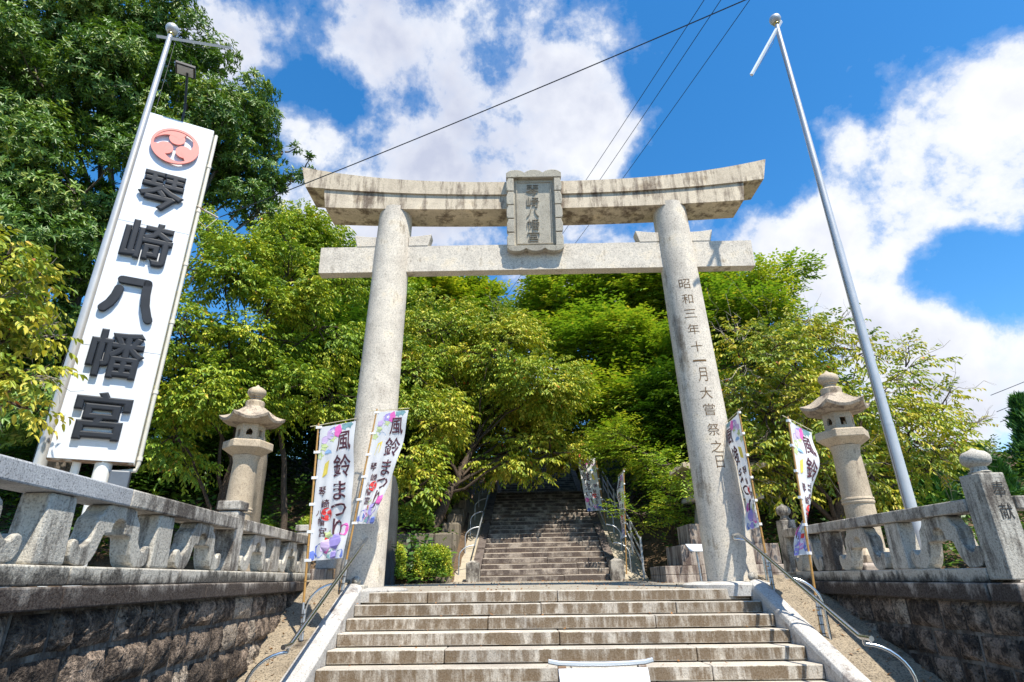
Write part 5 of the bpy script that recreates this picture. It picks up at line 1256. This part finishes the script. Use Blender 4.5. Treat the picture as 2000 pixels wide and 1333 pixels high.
# clipped shrubs and hedges
def shrub(label, c, rx, ry, h, leafmat, n, seed, boxy=0.6, cat='shrub', group=None, scale=1.0, name='shrub'):
    rng = np.random.default_rng(seed); S_ = thing(name, label, cat, c, group)
    d = unit(rng.normal(0, 1, (n, 3))); d[:, 2] = np.abs(d[:, 2]) * 1.0 - 0.25
    e = np.sign(d) * np.abs(d) ** boxy; lump = 1 + 0.07 * np.sin(d[:, 0:1] * 7 + seed) * np.cos(d[:, 1:2] * 6 + d[:, 2:3] * 5)
    k = rng.uniform(.80, 1.03, (n, 1)) * lump
    P = np.array(c) + np.array([0, 0, h * 0.45]) + e * k * np.array([rx, ry, h * 0.55])
    P[:, 2] = np.maximum(P[:, 2], c[2] + 0.02)
    T0 = np.clip(0.45 + 0.25 * np.sin(d[:, 0] * 5 + d[:, 2] * 4 + seed) + rng.normal(0, .1, n), 0, .9)
    V, F, tf = sprays(P, d + np.array([0, 0, .3]), 'shrub', rng, scale * 1.25, T0, True)
    me = np_mesh('foliage', V - np.array(c, float), F, tf, leafmat); o = bpy.data.objects.new('foliage', me); COL.objects.link(o); o.parent = S_; o['kind'] = 'stuff'
    m1 = MB(); rl_ = np.random.default_rng(seed + 1)
    for _ in range(7): limb(m1, (c[0] + rl_.normal(0, .05), c[1] + rl_.normal(0, .05), c[2] - 0.05), (c[0] + rl_.uniform(-.7, .7) * rx, c[1] + rl_.uniform(-.7, .7) * ry, c[2] + h * .75), .022, .006, rl_, 4, .15, sides=5)
    build('stem', m1, 'bark', S_)
    return S_


shrub('clipped boxy shrub right beside the blank torii pillar', (-3.02, 14.3, 0.08), 0.38, 0.32, 0.94, 'leaf_cherry_green', 1500, 3, 0.6)
shrub('clipped boxy shrub nearest to the left ramp of the upper steps', (-2.06, 14.95, 0.09), 0.43, 0.36, 0.90, 'leaf_cherry_green', 1600, 4, 0.6)
az = [(-5.2, 15.6, 0.42, 'low round shrub on the slope just above the balustrade end post'), (-4.5, 15.4, 0.38, 'low round shrub behind the leftmost banner pole'), (-5.4, 16.8, 0.42, 'second azalea-like mound up the bank behind the standing stone'), (-4.7, 17.2, 0.40, 'highest clipped mound on the bank left of the banner'), (-6.6, 15.2, 0.45, 'dark mound under the green cherry tree'), (-3.0, 17.2, 0.5, 'shrub under the overhanging cherry left of the ramp'), (-2.7, 18.6, 0.5, 'upper shrub beside the left ramp in the cherry shade'), (-2.6, 20.0, 0.55, 'topmost shrub along the left ramp')]
for i, (x, y, r, lab) in enumerate(az):
    shrub(lab, (x, y, hill_z(x, y) - 0.05), r * 1.15, r, r * 1.5, 'leaf_cherry_green' if i % 3 else 'leaf_camphor', 1100, 20 + i, 0.85, group='round shrubs on the bank')


# conifers at the right edge
def conifer(label, c, h, r, seed, n):
    rng = np.random.default_rng(seed); S_ = thing('conifer_tree', label, 'conifer', c, 'conifers at the right edge')
    k = rng.uniform(0, 1, n) ** 0.75; rad = r * (1 - k) ** 0.9 * rng.uniform(.30, 1.15, n) + 0.05; a = rng.uniform(0, 2 * pi, n) ; lob = 1 + .28 * np.sin(a * 5 + k * 14 + seed)
    P = np.array(c) + np.stack([rad * lob * np.cos(a), rad * lob * np.sin(a), 0.1 + k * h], 1)
    A = np.stack([np.cos(a) * .55, np.sin(a) * .55, np.ones(n)], 1)
    V, F, tf = sprays(P, A, 'needle', rng, 1.25, rng.uniform(.2, .8, n), True)
    me = np_mesh('foliage', V - np.array(c, float), F, tf, 'leaf_conifer'); o = bpy.data.objects.new('foliage', me); COL.objects.link(o); o.parent = S_; o['kind'] = 'stuff'
    build('trunk', MB().tube([(c[0], c[1], c[2] - .2), (c[0], c[1], c[2] + h * .85)], [0.16, 0.03], 8), 'bark', S_, smooth=60)
conifer('tallest conifer cut by the right edge behind the onion-topped post', (20.3, 22.0, 0.06), 6.3, 1.6, 1, 1700)
conifer('second conifer beyond the onion-topped post, left of the tallest', (18.3, 22.5, 0.06), 4.4, 1.4, 2, 1400)
for i, (x, y, h_) in enumerate([(12.4, 19.0, 2.9), (13.7, 19.0, 3.2), (15.0, 19.2, 3.1), (16.3, 19.5, 3.3)]):
    conifer('low conifer behind the right balustrade, %s in its row counting out from the flagpole' % ('first', 'second', 'third', 'last')[i], (x, y, 0.06), h_, 0.95, 5 + i, 1500)

# undergrowth and litter
rngU = np.random.default_rng(9); n = 9000
x = rngU.uniform(-24, 22, n); y = 14.2 + rngU.uniform(0, 1, n) ** 1.4 * 24
keep = (np.abs(x - 1.0) > 3.1) & ~((x > -5.9) & (x < -3.6) & (y < 18) & (rngU.uniform(0, 1, n) < .8)); x, y = x[keep], y[keep]
P = np.stack([x, y, np.array([hill_z(a, b_) for a, b_ in zip(x, y)]) + rngU.uniform(0.05, .7, len(x))], 1)
V, F, tf = sprays(P, rngU.normal(0, 1, (len(x), 3)) * np.array([1, 1, .3]) + np.array([0, 0, .6]), 'layer', rngU, 1.7, rngU.uniform(.1, .75, len(x)), True)
o = bpy.data.objects.new('undergrowth', np_mesh('undergrowth', V, F, tf, 'leaf_dark')); COL.objects.link(o); tag(o, 'dark green undergrowth covering the wooded slope', 'undergrowth', kind='stuff')
n = 700
x = rngU.uniform(-3.3, 4.4, n); y = rngU.uniform(9.5, 16, n); y[:160] = rngU.uniform(15.2, 15.95, 160)
z = np.array([gz(a) for a in x]) + (np.maximum(y, 9.74) - 9.74) * 0.015 + 0.006
P = np.stack([x, y, z], 1); a = rngU.uniform(0, 6.28, n)
st = slice(n - 70, n)      # a few on the treads
kk = rngU.integers(0, 6, 70); P[st, 1] = 9.4 - 0.378 * kk + rngU.uniform(0.03, 0.33, 70); P[st, 2] = -0.155 * kk + 0.008 + np.array([gz(q) for q in x[st]])
sl = slice(n - 190, n - 70)      # some on the aggregate strips
yy = rngU.uniform(6.4, 9.5, 120); sd_ = np.arange(120) % 2; P[sl, 1] = yy
P[sl, 0] = np.where(sd_ == 0, -2.64 - rngU.uniform(0, 1, 120) ** .5 * (0.567 - 0.07 + 0.078 * (yy - 6.4)), 3.83 + rngU.uniform(0, 1, 120) ** .5 * (0.95 - 0.04 * yy + 0.1)); P[sl, 2] = -(9.4 - yy) * 0.41 + 0.068 + np.array([gz(q) for q in P[sl, 0]])
V, F, vk, fk = leaf_geo(P, np.stack([np.cos(a), np.sin(a), rngU.uniform(0, .35, n)], 1), np.tile([[0, 0, 1.0]], (n, 1)), rngU.uniform(.03, .075, n), rngU.uniform(.02, .04, n), True, -0.2)
o = bpy.data.objects.new('leaf_litter', np_mesh('leaf_litter', V, F, rngU.uniform(0, 1, n), 'leaf_litter')); COL.objects.link(o); tag(o, 'dry brown leaves scattered over terrace and treads', 'fallen leaves', kind='stuff')
